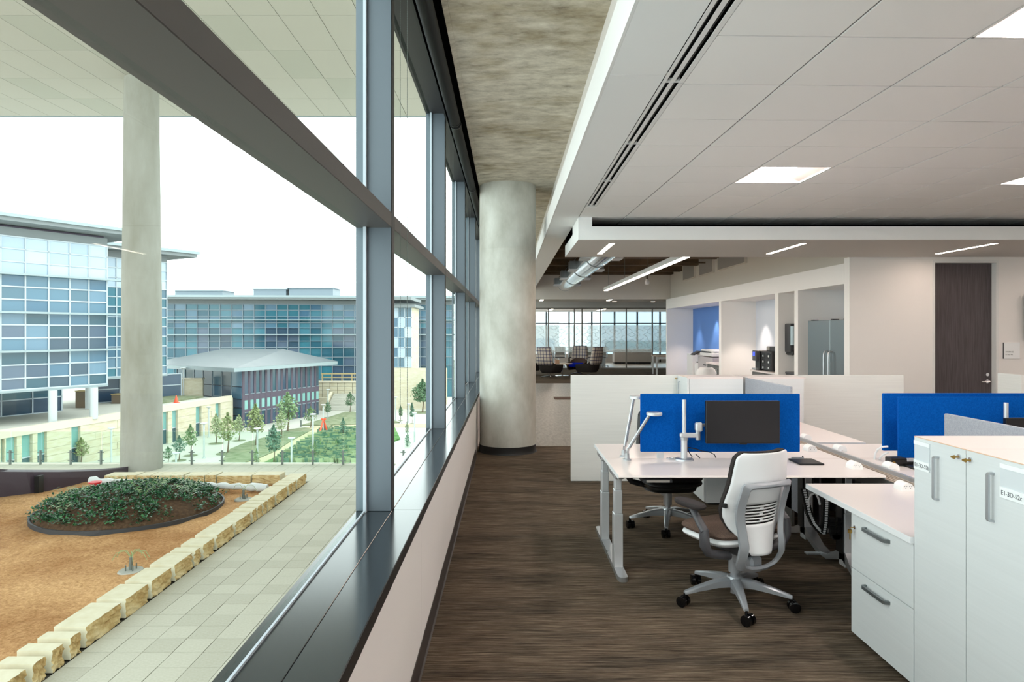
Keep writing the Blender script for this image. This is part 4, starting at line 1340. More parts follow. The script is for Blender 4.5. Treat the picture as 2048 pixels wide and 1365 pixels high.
td = thing('towel_dispenser', 'steel fronted paper towel dispenser on the narrow niche wall', 'dispenser', (5.2, 12.4, 1.24))
MB().box(5.07, 5.38, 12.28, 12.545, 1.27, 1.79, 0.02, 2).build('case', 'charcoal', td, True)
MB().tube([(5.14, 12.30, 1.40), (5.14, 12.30, 1.74)], 0.07, 20).build('front_cover', 'steel_brushed', td, True)
MB().box(5.09, 5.36, 12.25, 12.53, 1.22, 1.30, 0.015).build('chin', 'black', td)
tb = thing('waste_bin', 'grey waste bin in the narrow niche under the towel dispenser', 'bin', (5.25, 12.25, 0))
MB().prism([(5.10, 0.0), (5.42, 0.0), (5.46, 0.88), (5.06, 0.88)], 'y', 12.05, 12.45).build('bin_body', 'charcoal', tb)
MB().box(5.05, 5.47, 12.03, 12.47, 0.88, 0.915, 0.008).build('rim', 'plastic_dark', tb)


def counter(label, y0, y1, x0):
    t = thing('counter', label, 'counter', (5.4, (y0 + y1) / 2, 0))
    bbo('counter_top', x0 - 0.01, 5.765, y0, y1, 0.83, 0.865, 'desk_white', t, 0.003)
    boxo('cabinet', x0 + 0.04, 5.765, y0 + 0.005, y1 - 0.005, 0.1, 0.83, 'cabinet_grey', t)
    boxo('plinth', x0 + 0.09, 5.76, y0 + 0.01, y1 - 0.01, 0.0, 0.1, 'black', t)
    n = max(1, round((y1 - y0) / 0.55))
    for k in range(n):
        a = y0 + 0.01 + (y1 - y0 - 0.02) * k / n
        b = y0 + 0.01 + (y1 - y0 - 0.02) * (k + 1) / n
        d = MB().box(x0 + 0.02, x0 + 0.038, a + 0.004, b - 0.004, 0.11, 0.82, 0.002).build('door', 'cabinet_grey', t)
        MB().box(x0 + 0.0, x0 + 0.02, (a + b) / 2 - 0.006, (a + b) / 2 + 0.006, 0.62, 0.74, 0.002).build('handle', 'silver', d)
    return t


counter('white topped grey counter beside the copier in the blue niche', 16.10, 17.26, 5.0)
counter('white topped grey counter under the coffee machine', 12.72, 14.08, 5.0)

cm = thing('coffee_machine', 'black coffee machine with stacked front drawers and a small blue display', 'coffee machine', (5.3, 13.6, 0.865))
MB().box(5.13, 5.62, 13.22, 13.76, 0.865, 1.255, 0.008).build('body', 'black', cm)
MB().box(5.09, 5.13, 13.22, 13.76, 0.885, 1.25, 0.004).build('front_panel', 'charcoal', cm)
for k in range(3):
    for q in range(2):
        y = 13.35 + q * 0.28
        z = 0.93 + k * 0.115
        MB().box(5.084, 5.092, y - 0.1, y + 0.1, z - 0.045, z + 0.05, 0.003).build('pod_drawer', 'black', cm)
        MB().tube([(5.084, y, z), (5.078, y, z)], 0.022, 16).build('emblem', 'label_white', cm, True)
hd = MB().box(4.99, 5.12, 13.78, 13.98, 1.05, 1.262, 0.01).build('dispenser_head', 'plastic_dark', cm)
boxo('display', 4.985, 4.992, 13.83, 13.93, 1.15, 1.235, 'display_blue', hd)
MB().box(5.06, 5.40, 13.76, 14.0, 0.865, 1.26, 0.008).build('brew_unit', 'black', cm)
MB().box(4.985, 5.06, 13.78, 13.99, 0.868, 0.905, 0.006).build('drip_tray', 'silver', cm)
MB().box(5.15, 5.5, 13.2, 13.62, 1.255, 1.35, 0.008).build('bean_hopper', 'charcoal', cm)
MB().box(5.14, 5.16, 13.45, 13.6, 1.27, 1.34, 0.003).build('hopper_label', 'vent_grey', cm)

pr = thing('copier', 'large pale grey office copier with finisher tray in the blue niche', 'copier', (5.45, 18.4, 0))
MB().box(5.17, 5.74, 17.30, 18.62, 0.06, 0.98, 0.01).build('body', 'copier_grey', pr)
MB().box(5.15, 5.74, 17.30, 18.75, 1.0, 1.09, 0.02, 2).build('scanner', 'copier_light', pr)
MB().box(5.2, 5.74, 17.32, 18.5, 1.09, 1.17, 0.03, 2).build('document_feeder', 'copier_light', pr)
MB().box(5.16, 5.4, 17.5, 18.4, 1.105, 1.125, 0.004).build('feeder_slot', 'black', pr)
cp_ = MB().obox((5.08, 18.55, 1.06), Matrix.Rotation(R(-28), 3, 'Y'), 0.2, 0.36, 0.03, 0.006).build('control_panel', 'charcoal', pr)
MB().obox((5.075, 18.55, 1.078), Matrix.Rotation(R(-28), 3, 'Y'), 0.14, 0.24, 0.004).build('touch_screen', 'screen_black', cp_)
MB().box(5.22, 5.7, 18.64, 19.15, 0.06, 0.74, 0.01).build('finisher', 'copier_light', pr)
MB().box(5.24, 5.7, 18.64, 19.1, 0.78, 0.80, 0.004).build('output_tray', 'charcoal', pr)
MB().box(5.15, 5.7, 19.15, 19.72, 0.06, 1.02, 0.01).build('end_unit', 'copier_light', pr)
for z0, z1 in ((0.1, 0.28), (0.3, 0.46), (0.48, 0.62), (0.64, 0.80)):
    d = MB().box(5.155, 5.172, 17.33, 18.55, z0, z1, 0.003).build('paper_drawer', 'copier_grey', pr)
    boxo('grip', 5.150, 5.156, 17.8, 18.05, z1 - 0.05, z1 - 0.02, 'charcoal', d)
for y in (17.4, 18.5, 19.6):
    boxo('caster_foot', 5.2, 5.7, y - 0.05, y + 0.05, 0.0, 0.06, 'black', pr)
st = thing('niche_stool', 'light grey shell chair back peeking over the far lockers below the counter', 'chair', (4.4, 15.2, 0))
sm = MB()
n = 14
rows = []
for z, w_ in ((0.48, 0.23), (0.6, 0.235), (0.72, 0.23), (0.80, 0.20), (0.85, 0.13)):
    rows.append([sm.bm.verts.new((4.4 + w_ * (2 * q / n - 1), 15.2 - 0.12 * (1 - (2 * q / n - 1) ** 2) + 0.0, z)) for q in range(n + 1)])
for ra, rb in zip(rows, rows[1:]):
    for q in range(n):
        sm.bm.faces.new((ra[q], ra[q + 1], rb[q + 1], rb[q]))
so = sm.build('backrest', 'copier_light', st, True)
so.modifiers.new('t', 'SOLIDIFY').thickness = 0.012
MB().box(4.18, 4.62, 15.06, 15.46, 0.44, 0.48, 0.012, 2).build('seat', 'charcoal', st, True)
for sx_ in (-1, 1):
    for sy_ in (-1, 1):
        MB().tube([(4.4 + sx_ * 0.17, 15.26 + sy_ * 0.14, 0.44), (4.4 + sx_ * 0.22, 15.26 + sy_ * 0.2, 0.0)], 0.011, 8).build('leg', 'chrome', st, True)

# ================================================================ LOUNGE
def armchair(label, x, y, face, seatm='charcoal'):
    t = thing('lounge_chair', label, 'armchair', (x, y, 0), face, 'high backed plaid lounge chairs')
    K = dict(w=False)
    # wrap-around tub, open to the front (+Y)
    tub = MB()
    n = 22
    rows_o, rows_i = [], []
    for z, r_ in ((0.16, 0.25), (0.24, 0.31), (0.36, 0.345), (0.50, 0.355), (0.60, 0.35)):
        ro, ri = [], []
        for q in range(n + 1):
            a = R(180 + 20 - 20) + math.pi * q / n
            a = math.pi + math.pi * q / n
            drop = 1.0 - 0.22 * abs(math.cos(a)) ** 3 * (1 if z > 0.45 else 0)
            zz = z * drop
            ex = r_ * math.copysign(abs(math.cos(a)) ** 0.7, math.cos(a))
            ey = r_ * math.copysign(abs(math.sin(a)) ** 0.7, math.sin(a))
            ro.append(tub.bm.verts.new((ex, ey + 0.02, zz)))
            ri.append(tub.bm.verts.new((ex * 0.86, ey * 0.86 + 0.02, zz)))
        # arms run forward
        for (lst, k_) in ((ro, 1.0), (ri, 0.86)):
            zf = z * 0.74 if z > 0.45 else z
            lst.insert(0, tub.bm.verts.new((-r_ * k_ * 1.04, 0.36, zf)))
            lst.append(tub.bm.verts.new((r_ * k_ * 1.04, 0.36, zf)))
        rows_o.append(ro)
        rows_i.append(ri)
    for rows in (rows_o, rows_i):
        for ra, rb in zip(rows, rows[1:]):
            for q in range(len(ra) - 1):
                tub.bm.faces.new((ra[q], ra[q + 1], rb[q + 1], rb[q]))
    for q in range(len(rows_o[0]) - 1):
        tub.bm.faces.new((rows_o[-1][q], rows_o[-1][q + 1], rows_i[-1][q + 1], rows_i[-1][q]))
        tub.bm.faces.new((rows_o[0][q], rows_o[0][q + 1], rows_i[0][q + 1], rows_i[0][q]))
    for e_ in (0, -1):
        for i in range(len(rows_o) - 1):
            tub.bm.faces.new((rows_o[i][e_], rows_o[i + 1][e_], rows_i[i + 1][e_], rows_i[i][e_]))
    tub.build('tub', 'fabric_dark' if seatm == 'charcoal' else 'fabric_brown', t, True, **K)
    MB().box(-0.28, 0.28, -0.26, 0.31, 0.28, 0.43, 0.04, 3).build('seat_cushion', 'seat_blue' if seatm != 'charcoal' else 'fabric_dark', t, True, **K)
    bk = MB()
    vv = []
    for z, hw_, yy in ((0.46, 0.30, -0.335), (0.60, 0.31, -0.36), (0.80, 0.30, -0.39), (0.98, 0.285, -0.42), (1.06, 0.265, -0.435), (1.08, 0.24, -0.44)):
        vv.append([bk.bm.verts.new((u * hw_, yy + 0.06 * u * u, z)) for u in (-1, -0.75, -0.4, 0, 0.4, 0.75, 1)])
    for ra, rb in zip(vv, vv[1:]):
        for q in range(6):
            bk.bm.faces.new((ra[q], ra[q + 1], rb[q + 1], rb[q]))
    bo = bk.build('plaid_back', 'plaid', t, True, **K)
    md = bo.modifiers.new('t', 'SOLIDIFY')
    md.thickness = 0.09
    md.offset = 0
    MB().tube([(0, 0, 0.04), (0, 0, 0.2)], 0.03, 14).build('swivel_post', 'chrome', t, True, **K)
    for k in range(4):
        a = R(45 + 90 * k)
        MB().tube([(0, 0, 0.06), (0.29 * math.cos(a), 0.29 * math.sin(a), 0.016)], [0.022, 0.014], 8).build('foot', 'chrome', t, True, **K)
    return t


armchair('Plaid high backed lounge chair nearest the column, back turned', 1.46, 24.4, R(-34))
armchair('Plaid lounge chair with a blue seat, facing the viewer in the middle', 2.66, 26.3, R(160), 'blue')
armchair('Plaid high backed lounge chair on the right, turned to the left', 2.95, 24.9, R(46))
armchair('Plaid lounge chair almost hidden behind the concrete column', 0.72, 25.9, R(-60))
tt = thing('lounge_table', 'small round pale wood table between the lounge chairs', 'table', (2.0, 25.4, 0))
MB().lathe([(0.0, 0.43), (0.38, 0.43), (0.39, 0.44), (0.39, 0.455), (0.0, 0.455)], (2.0, 25.4, 0), 32).build('table_top', 'wood_pale', tt, True)
MB().lathe([(0.26, 0.0), (0.25, 0.012), (0.03, 0.03), (0.03, 0.43), (0.0, 0.43)], (2.0, 25.4, 0), 32).build('pedestal', 'chrome', tt, True)
bb = thing('wooden_box', 'small pale wooden box on the round lounge table', 'box', (1.85, 25.3, 0.455))
MB().box(1.72, 1.88, 25.2, 25.36, 0.455, 0.58, 0.004).build('box_body', 'wood_pale', bb)
MB().box(1.715, 1.885, 25.195, 25.365, 0.58, 0.60, 0.004).build('box_lid', 'wood_pale', bb)
ht = thing('side_table', 'narrow pale table with slim legs beside the niche wall', 'table', (5.75, 26.0, 0))
MB().box(5.52, 6.3, 25.6, 26.4, 0.70, 0.735, 0.004).build('table_top', 'wood_pale', ht)
for x in (5.55, 6.22):
    for y in (25.63, 26.33):
        boxo('leg', x, x + 0.05, y, y + 0.05, 0.0, 0.70, 'copier_light', ht)
boxo('apron', 5.56, 6.26, 25.64, 25.67, 0.60, 0.70, 'copier_light', ht)
fm = MB().box(1.12, 1.95, 16.5, 17.0, 0.0, 0.02, 0.006).build('floor_mat', 'fabric_brown')
tag(fm, 'thin dark brown floor mat beyond the divider panel', 'mat')

# far glass partition with a frosted band
gpn = struct('wall_glass_partition', (0, 29.6, 0), 'grey framed glass partition with a frosted band')
gx = [0.2, 0.62, 1.73, 2.855, 3.19, 3.98, 5.11, 6.24, 7.4, 8.5, 9.48]
for x in gx:
    boxo('mullion', x - 0.025, x + 0.025, 29.58, 29.66, 0.0, 2.672, 'vent_grey', gpn)
boxo('head_track', 0.2, 9.48, 29.58, 29.66, 2.62, 2.672, 'vent_grey', gpn)
boxo('floor_track', 0.2, 9.48, 29.57, 29.67, 0.0, 0.07, 'vent_grey', gpn)
for x0, x1 in zip(gx, gx[1:]):
    boxo('pane', x0 + 0.025, x1 - 0.025, 29.61, 29.625, 0.07, 2.62, 'partition_glass', gpn)
    boxo('frosted_film', x0 + 0.025, x1 - 0.025, 29.605, 29.609, 0.74, 1.91, 'film', gpn)
ln = MB()
for (x0, x1) in zip(gx[1:8], gx[2:9]):
    s_ = 0.17
    x = x0 + 0.06 + s_
    r_ = 0
    while x < x1 - 0.05:
        z = 0.80 + (0.15 if r_ % 2 else 0.0)
        while z < 1.72:
            for (ax, az), (bx_, bz) in (((0, 0), (s_, 0.1)), ((0, 0), (-s_, 0.1)), ((0, 0.2), (s_, 0.1)), ((0, 0.2), (-s_, 0.1)), ((0, 0), (0, -0.1))):
                if x0 + 0.03 < x + min(ax, bx_) and x + max(ax, bx_) < x1 - 0.03 and random.random() < 0.8:
                    ln.tube([(x + ax, 29.602, z + az), (x + bx_, 29.602, z + bz)], 0.007, 4, caps=False)
            z += 0.3
        x += 2 * s_
        r_ += 1
ln.build('film_pattern', 'label_white', gpn, kind='stuff')

# conference room behind it
ctb = thing('conference_table', 'long white conference table behind the glass partition', 'table', (3.2, 32.2, 0))
MB().box(1.4, 4.9, 31.6, 32.9, 0.70, 0.74, 0.006).build('table_top', 'desk_white', ctb)
for x in (1.9, 4.3):
    boxo('table_base', x - 0.25, x + 0.25, 32.0, 32.5, 0.0, 0.70, 'silver_light', ctb)
for k, x in enumerate((1.75, 2.35, 3.0, 3.7, 4.25)):
    t = thing('mesh_chair', 'Grey mesh meeting chair, %s from the left, at the conference table' % ('first', 'second', 'third', 'fourth', 'fifth')[k], 'office chair', (x, 31.2, 0), R((-8, 6, -4, 10, -12)[k]), 'mesh chairs at the conference table')
    MB().box(-0.24, 0.24, -0.02, 0.46, 0.43, 0.47, 0.012).build('seat', 'charcoal', t, w=False)
    bk = MB()
    bk.box(-0.22, 0.22, -0.06, -0.045, 0.56, 0.95, 0.004)
    bk.build('mesh_back', 'vent_grey', t, w=False)
    for s_ in (-1, 1):
        MB().tube([(s_ * 0.24, -0.05, 0.45), (s_ * 0.24, -0.055, 0.96)], 0.014, 8).build('back_post', 'silver_light', t, w=False)
        MB().tube([(s_ * 0.27, -0.03, 0.47), (s_ * 0.27, -0.03, 0.66), (s_ * 0.27, 0.28, 0.66)], 0.013, 8).build('arm', 'silver_light', t, w=False)
    MB().tube([(0, 0.22, 0.08), (0, 0.22, 0.43)], 0.022, 10).build('column', 'silver', t, w=False)
    for q in range(5):
        a = R(72 * q + 18)
        MB().tube([(0, 0.22, 0.11), (0.29 * math.cos(a), 0.22 + 0.29 * math.sin(a), 0.07)], [0.02, 0.012], 8).tube([(0.29 * math.cos(a), 0.22 + 0.29 * math.sin(a), 0.07), (0.29 * math.cos(a), 0.22 + 0.29 * math.sin(a), 0.0)], 0.022, 8).build('base_arm', 'silver', t, w=False)
cr_ = thing('credenza', 'low grey cabinet in the conference room right of the table', 'cabinet', (6.0, 34.5, 0))
boxo('cabinet_body', 5.3, 7.2, 34.2, 34.8, 0.1, 0.72, 'vent_grey', cr_)
boxo('cabinet_top', 5.28, 7.22, 34.18, 34.82, 0.72, 0.75, 'desk_white', cr_)
boxo('plinth', 5.35, 7.15, 34.25, 34.78, 0.0, 0.1, 'black', cr_)
# outer windows of the conference room
wf = struct('window_20', (0, 36, 0), 'tall outer window of the conference room')
for k in range(9):
    x = -0.4 + k * 1.2
    boxo('mullion', x - 0.04, x + 0.04, 36.0, 36.15, 0.0, 2.672, 'mullion', wf)
boxo('sill', -0.4, 9.5, 36.0, 36.15, 0.0, 0.45, 'vent_grey', wf)
boxo('transom', -0.4, 9.5, 36.0, 36.15, 2.02, 2.09, 'mullion', wf)
for k in range(8):
    x = -0.36 + k * 1.2
    boxo('pane', x, x + 1.12, 36.06, 36.08, 0.45, 2.672, 'partition_glass', wf)

nb = thing('neighbour_building', 'white and pale blue building outside the conference room windows', 'building', (6, 62, ZC))
boxo('white_wall', -4, 4.6, 62, 70, -9.3, 3.3, 'label_grey', nb)
boxo('blue_wall', 8.2, 16, 60, 70, -9.3, 9.0, PANES['sky'][1], nb)
for k in range(4):
    boxo('window_band', -3.5, 4.2, 61.9, 61.98, -6 + k * 2.0, -5.0 + k * 2.0, PANES['sky'][k % 3], nb)
    boxo('window_band', 8.5, 15.6, 59.9, 59.98, -6 + k * 2.0, -5.2 + k * 2.0, PANES['teal'][k % 4], nb)

for k, x in enumerate((2.0, 4.4)):  # pair of glowing strips added to brighten the conference room
    t = thing('conference_fill_light', '%s linear light added to brighten the conference room behind the glass' % ('Left', 'Right')[k], 'light', (x, 31.0, 2.672))
    boxo('lens', x - 0.06, x + 0.06, 31.0, 34.0, 2.666, 2.672, 'strip_glow', t)
    boxo('trim', x - 0.075, x + 0.075, 30.98, 34.02, 2.668, 2.674, 'white_paint', t)

# ================================================================ OUTDOORS
ZTER = ZC - 4.41          # terrace level
ZPL = -9.3                # plaza level


def ground(px, py, z=ZTER):
    d = (ZC - z) * F / (py - VY)
    return Vector(((px - VX) * d / F, d, z))


# terrace paving: square slabs with open joints
XS = -5.88
ter = struct('floor_terrace', (0, 0, ZTER), 'pale square paving of the terrace below')
boxo('bedding', -32, -0.8, 3.0, 22.9, ZTER - 0.4, ZTER - 0.03, 'joint', ter)
ps = 0.418
pav_a = bpy.data.meshes.new('paver')
g_ = ps - 0.009
pav_a.from_pydata([(0, 0, -0.05), (g_, 0, -0.05), (g_, g_, -0.05), (0, g_, -0.05), (0, 0, 0), (g_, 0, 0), (g_, g_, 0), (0, g_, 0)], [], BOXF)
pav_b = pav_a.copy()
finish(pav_a, 'paver', False)
finish(pav_b, 'paver_dark', False)
cells = []
for r_ in range(0, 36):
    for c_ in range(0, 12):
        x = XS + 0.02 + c_ * ps
        y = 7.7 + r_ * ps
        cells.append((x, y))
vis_c = []
for x, y in cells:
    px_, py_ = VX + F * (x + ps / 2) / (y + ps / 2), VY + F * 4.41 / (y + ps / 2)
    if -60 < px_ < 900 and py_ < 1420 and y < 22.4:
        vis_c.append((y, x))
vis_c.sort()
near, rest = vis_c[:300], vis_c[300:]
for k, (y, x) in enumerate(near):
    o = bpy.data.objects.new('paver', pav_a if random.random() < 0.6 else pav_b)
    COL.objects.link(o)
    o.parent = ter
    o.location = (x, y, random.uniform(-0.003, 0.003))
mr = MB()
for y, x in rest:
    mr.box(x, x + g_, y, y + g_, ZTER - 0.05, ZTER)
for k in range(40):
    for q in range(7):
        x, y = XS + 0.02 - ps * (k + 1), 20.05 + q * ps
        mr.box(x, x + g_, y, y + g_, ZTER - 0.05, ZTER)
mr.build('paver_field', 'paver', ter, kind='stuff')

# sandstone blocks along the bed
def stone(label, x0, x1, y0, y1, h, splitface):
    t = thing('stone_block', label, 'stone block', ((x0 + x1) / 2, (y0 + y1) / 2, ZTER), group='sandstone blocks edging the planting bed')
    b = MB()
    g = bmesh.ops.create_cube(b.bm, size=1.0)
    for v in g['verts']:
        v.co = Vector(((x0 + x1) / 2 + v.co.x * (x1 - x0), (y0 + y1) / 2 + v.co.y * (y1 - y0), ZTER + h / 2 + v.co.z * h))
    bmesh.ops.subdivide_edges(b.bm, edges=b.bm.edges[:], cuts=7, use_grid_fill=True)
    for v in b.bm.verts:
        top = v.co.z > ZTER + h - 1e-4
        if splitface == 'x' and v.co.x > x1 - 1e-4 and not top:
            v.co.x += random.uniform(-0.02, 0.022)
        elif splitface == 'y' and v.co.y < y0 + 1e-4 and not top:
            v.co.y += random.uniform(-0.022, 0.02)
        elif splitface == 'x' and v.co.x > x1 - 1e-4:
            v.co.x += random.uniform(-0.008, 0.008)
    bmesh.ops.recalc_face_normals(b.bm, faces=b.bm.faces)
    off = wl(t)
    me = bpy.data.meshes.new('block')
    cut = []
    for f in b.bm.faces:
        c = f.calc_center_median()
        f.material_index = 1 if ((splitface == 'x' and c.x > x1 - 0.03 and abs(f.normal.x) > 0.5) or (splitface == 'y' and c.y < y0 + 0.03 and abs(f.normal.y) > 0.5)) else 0
    for v in b.bm.verts:
        v.co -= off
    b.bm.to_mesh(me)
    b.bm.free()
    finish(me, ['sand_cut', 'sand_split'], False)
    link('block', me, t)


k35 = 0.3516
ed = [(40, 145), (190, 255), (298, 360), (398, 455), (490, 687), (715, 840), (862, 973), (995, 1093), (1106, 1140), (1158, 1215), (1233, 1327), (1340, 1425),
      (1437, 1458), (1467, 1490), (1497, 1517), (1522, 1563), (1573, 1633), (1643, 1662), (1667, 1682), (1690, 1740)]
nth = ['First', 'Second', 'Third', 'Fourth', 'Fifth', 'Sixth', 'Seventh', 'Eighth', 'Ninth', 'Tenth', 'Eleventh', 'Twelfth', 'Thirteenth', 'Fourteenth', 'Fifteenth',
       'Sixteenth', 'Seventeenth', 'Eighteenth', 'Nineteenth', 'Twentieth']
for k, (a, b) in enumerate(ed):
    y0 = F * 5.88 / (VX - a * k35)
    y1 = F * 5.88 / (VX - b * k35)
    ln_ = y1 - y0
    stone('%s sandstone block from the near end of the row along the paving, %s' % (nth[k], 'long' if ln_ > 0.9 else 'short' if ln_ < 0.5 else 'medium length'),
          XS - 0.45 + random.uniform(-0.015, 0.015), XS, y0, y1, 0.285 + random.uniform(-0.01, 0.01), 'x')
ed2 = [(593, 715), (722, 772), (780, 850), (857, 1035), (1052, 1160), (1167, 1225), (1235, 1425), (1435, 1590)]
for k, (y0, y1) in enumerate(((7.3, 7.9), (6.1, 7.15), (5.4, 6.0))):
    stone('Sandstone block %s, outside the picture before the near end of the row' % ('one', 'two', 'three')[k], XS - 0.45, XS, y0, y1, 0.285, 'x')
for k, (a, b) in enumerate(ed2):
    x0, x1 = (a * k35 - VX) * 19.45 / F, (b * k35 - VX) * 19.45 / F
    stone('%s sandstone block from the left in the cross row before the outdoor column, %s' % (nth[k], 'long' if x1 - x0 > 0.8 else 'short'), x0, x1, 19.45, 19.95, 0.30 + random.uniform(-0.01, 0.01), 'y')

# mulch bed
bed = MB()
nx, ny = 46, 44
gv = [[bed.bm.verts.new((-24 + (XS - 0.3 + 24) * i / nx, 6.5 + 14.2 * j / ny, ZTER + 0.03 + random.uniform(-0.025, 0.035))) for i in range(nx + 1)] for j in range(ny + 1)]
for j in range(ny):
    for i in range(nx):
        bed.bm.faces.new((gv[j][i], gv[j][i + 1], gv[j + 1][i + 1], gv[j + 1][i]))
bo = bed.build('mulch_bed', 'mulch', smooth=True, kind='stuff')
tag(bo, 'tan wood mulch covering the planting bed', 'mulch')

# round planted mound with a steel edge
mc = ground(268, 1024)
mc.x -= 0.05
MR = 2.06
mo = thing('planting_mound', 'round planted mound of green ivy and ferns inside a dark metal edging ring', 'planting bed', (mc.x, mc.y, ZTER))
MB().lathe([(MR + 0.03, -0.02), (MR + 0.03, 0.13), (MR - 0.01, 0.13), (MR - 0.01, 0.0)], mc, 64).build('edging_ring', 'charcoal', mo, True)
mh = 0.46
prof = [(MR - 0.01, 0.08)] + [(MR * math.cos(t * math.pi / 16) * 0.985, 0.09 + mh * math.sin(t * math.pi / 16) ** 1.15) for t in range(1, 8)] + [(0, 0.09 + mh)]
MB().lathe(prof, mc, 48).build('soil_mound', 'soil', mo, True)


def leaves(mb_list, c, n_, size, nrm, spread):
    for _ in range(n_):
        p = c + Vector((random.gauss(0, spread), random.gauss(0, spread), random.uniform(-0.02, 0.09)))
        a = Vector((random.gauss(0, 1), random.gauss(0, 1), random.gauss(0.25, 0.6)))
        a.normalize()
        b_ = a.cross(nrm + Vector((random.gauss(0, 0.5), random.gauss(0, 0.5), 0))).normalized()
        s_ = size * random.uniform(0.6, 1.3)
        m_ = random.choice(mb_list)
        m_.bm.faces.new([m_.bm.verts.new(p + q) for q in (Vector((0, 0, 0)), a * s_ * 0.5 + b_ * s_ * 0.36, a * s_, a * s_ * 0.5 - b_ * s_ * 0.36)])


iv = [MB() for _ in range(4)]
for _ in range(560):
    r_ = MR * 0.97 * math.sqrt(random.random())
    a = random.uniform(0, 2 * math.pi)
    t_ = math.acos(min(1.0, r_ / MR))
    if math.sin(3.1 * a + 2.3) * math.cos(4 * r_) > 0.55 and random.random() < 0.75:
        continue
    c = mc + Vector((r_ * math.cos(a), r_ * math.sin(a), 0.10 + mh * math.sin(t_) ** 1.15))
    leaves(iv[:3], c, 18, 0.068, Vector((0, 0, 1)), 0.075)
for i in range(3):
    iv[i].build('ivy_foliage', IVY[i], mo, kind='stuff')
fern = iv[3]
for _ in range(16):
    r_ = MR * 0.9 * math.sqrt(random.random())
    a = random.uniform(0, 2 * math.pi)
    c = mc + Vector((r_ * math.cos(a), r_ * math.sin(a), 0.12 + mh * math.sin(math.acos(r_ / MR)) ** 1.15))
    for k in range(7):
        b_ = 2 * math.pi * k / 7 + random.random()
        u = Vector((math.cos(b_), math.sin(b_), 0))
        v = Vector((-u.y, u.x, 0))
        for q in range(8):
            s0 = q / 8
            p = c + u * (0.26 * s0) + Vector((0, 0, 0.22 * math.sin(s0 * 2.4)))
            w_ = 0.055 * (1 - s0 * 0.8)
            for sg_ in (-1, 1):
                fern.bm.faces.new([fern.bm.verts.new(p + d_) for d_ in (Vector((0, 0, 0)), u * 0.02 + v * sg_ * w_, u * 0.034)])
fern.build('fern_fronds', IVY[3], mo, kind='stuff')

# pipe, anchors, red drum
pp = thing('wrapped_pipe', 'long white wrapped pole lying behind the planted mound', 'pole', (-9, 18.6, ZTER))
p0, p1 = Vector((-11.75, 19.2, ZTER + 0.20)), Vector((-6.72, 18.55, ZTER + 0.16))
pts, rs_ = [], []
for q in range(40):
    t_ = q / 39
    pts.append(p0.lerp(p1, t_) + Vector((0, 0, 0.012 * math.sin(q * 1.7))))
    rs_.append(0.085 + 0.012 * math.sin(q * 2.1) + (0.03 if t_ > 0.93 or t_ < 0.05 else 0))
MB().tube(pts, rs_, 12).build('wrapped_shaft', 'pipe_white', pp, True)
MB().tube([p1 + Vector((-0.1, 0, 0)), p1 + Vector((0.18, -0.03, 0.0))], [0.12, 0.09], 12).build('wrapped_end', 'pipe_white', pp, True)
for x, y in ((-10.6, 19.05), (-7.7, 18.68)):
    MB().tube([(x, y, ZTER), (x, y, ZTER + 0.14)], 0.07, 10).build('prop', 'wood_rail', pp)
rd = thing('red_drum', 'small red drum under the left end of the white wrapped pole', 'drum', (-11.2, 18.55, ZTER))
MB().lathe([(0.0, 0.03), (0.16, 0.03), (0.16, 0.06), (0.12, 0.08), (0.12, 0.28), (0.16, 0.30), (0.16, 0.33), (0.0, 0.33)], (-11.2, 18.5, ZTER), 20).build('drum_body', 'red', rd, True)
wbx = thing('white_box', 'small white fixture beside the mound near the red drum', 'fixture', (-11.9, 16.9, ZTER))
c = ground(160, 1002)
wbx.location = c
MB().box(c.x - 0.1, c.x + 0.1, c.y - 0.06, c.y + 0.06, ZTER, ZTER + 0.26, 0.01).build('case', 'pipe_white', wbx)
MB().tube([(c.x, c.y - 0.06, ZTER + 0.13), (c.x, c.y - 0.1, ZTER + 0.13)], 0.06, 12).build('cap', 'vent_grey', wbx)


def anchor(label, px, py, wires):
    c = ground(px, py)
    t = thing('lamp_anchor', label, 'anchor', c)
    MB().lathe([(0.0, 0.07), (0.2, 0.07), (0.22, 0.05), (0.22, 0.0)], c, 24).build('concrete_pad', 'ext_concrete', t, True)
    for k in range(4):
        a = R(45 + 90 * k)
        MB().tube([c + Vector((0.09 * math.cos(a), 0.09 * math.sin(a), 0.06)), c + Vector((0.09 * math.cos(a), 0.09 * math.sin(a), 0.17))], 0.012, 8).build('bolt', 'post_steel', t)
    MB().tube([c + Vector((0, 0, 0.06)), c + Vector((0, 0, 0.30))], 0.03, 12).build('conduit', 'post_steel', t, True)
    for k in range(wires):
        a = R(20 + 137 * k)
        u = Vector((math.cos(a), math.sin(a) * 0.6, 0))
        MB().tube([c + Vector((0, 0, 0.30)), c + u * 0.1 + Vector((0, 0, 0.42)), c + u * 0.25 + Vector((0, 0, 0.40)), c + u * 0.33 + Vector((0, 0, 0.27))], 0.006, 5).build('wire', LEAF[2], t, True)


anchor('Bolted anchor pad with loose yellow green wires beside the stone row', 262, 1148, 6)
anchor('Bolted anchor pad under the right end of the white wrapped pole', 487, 1003, 3)

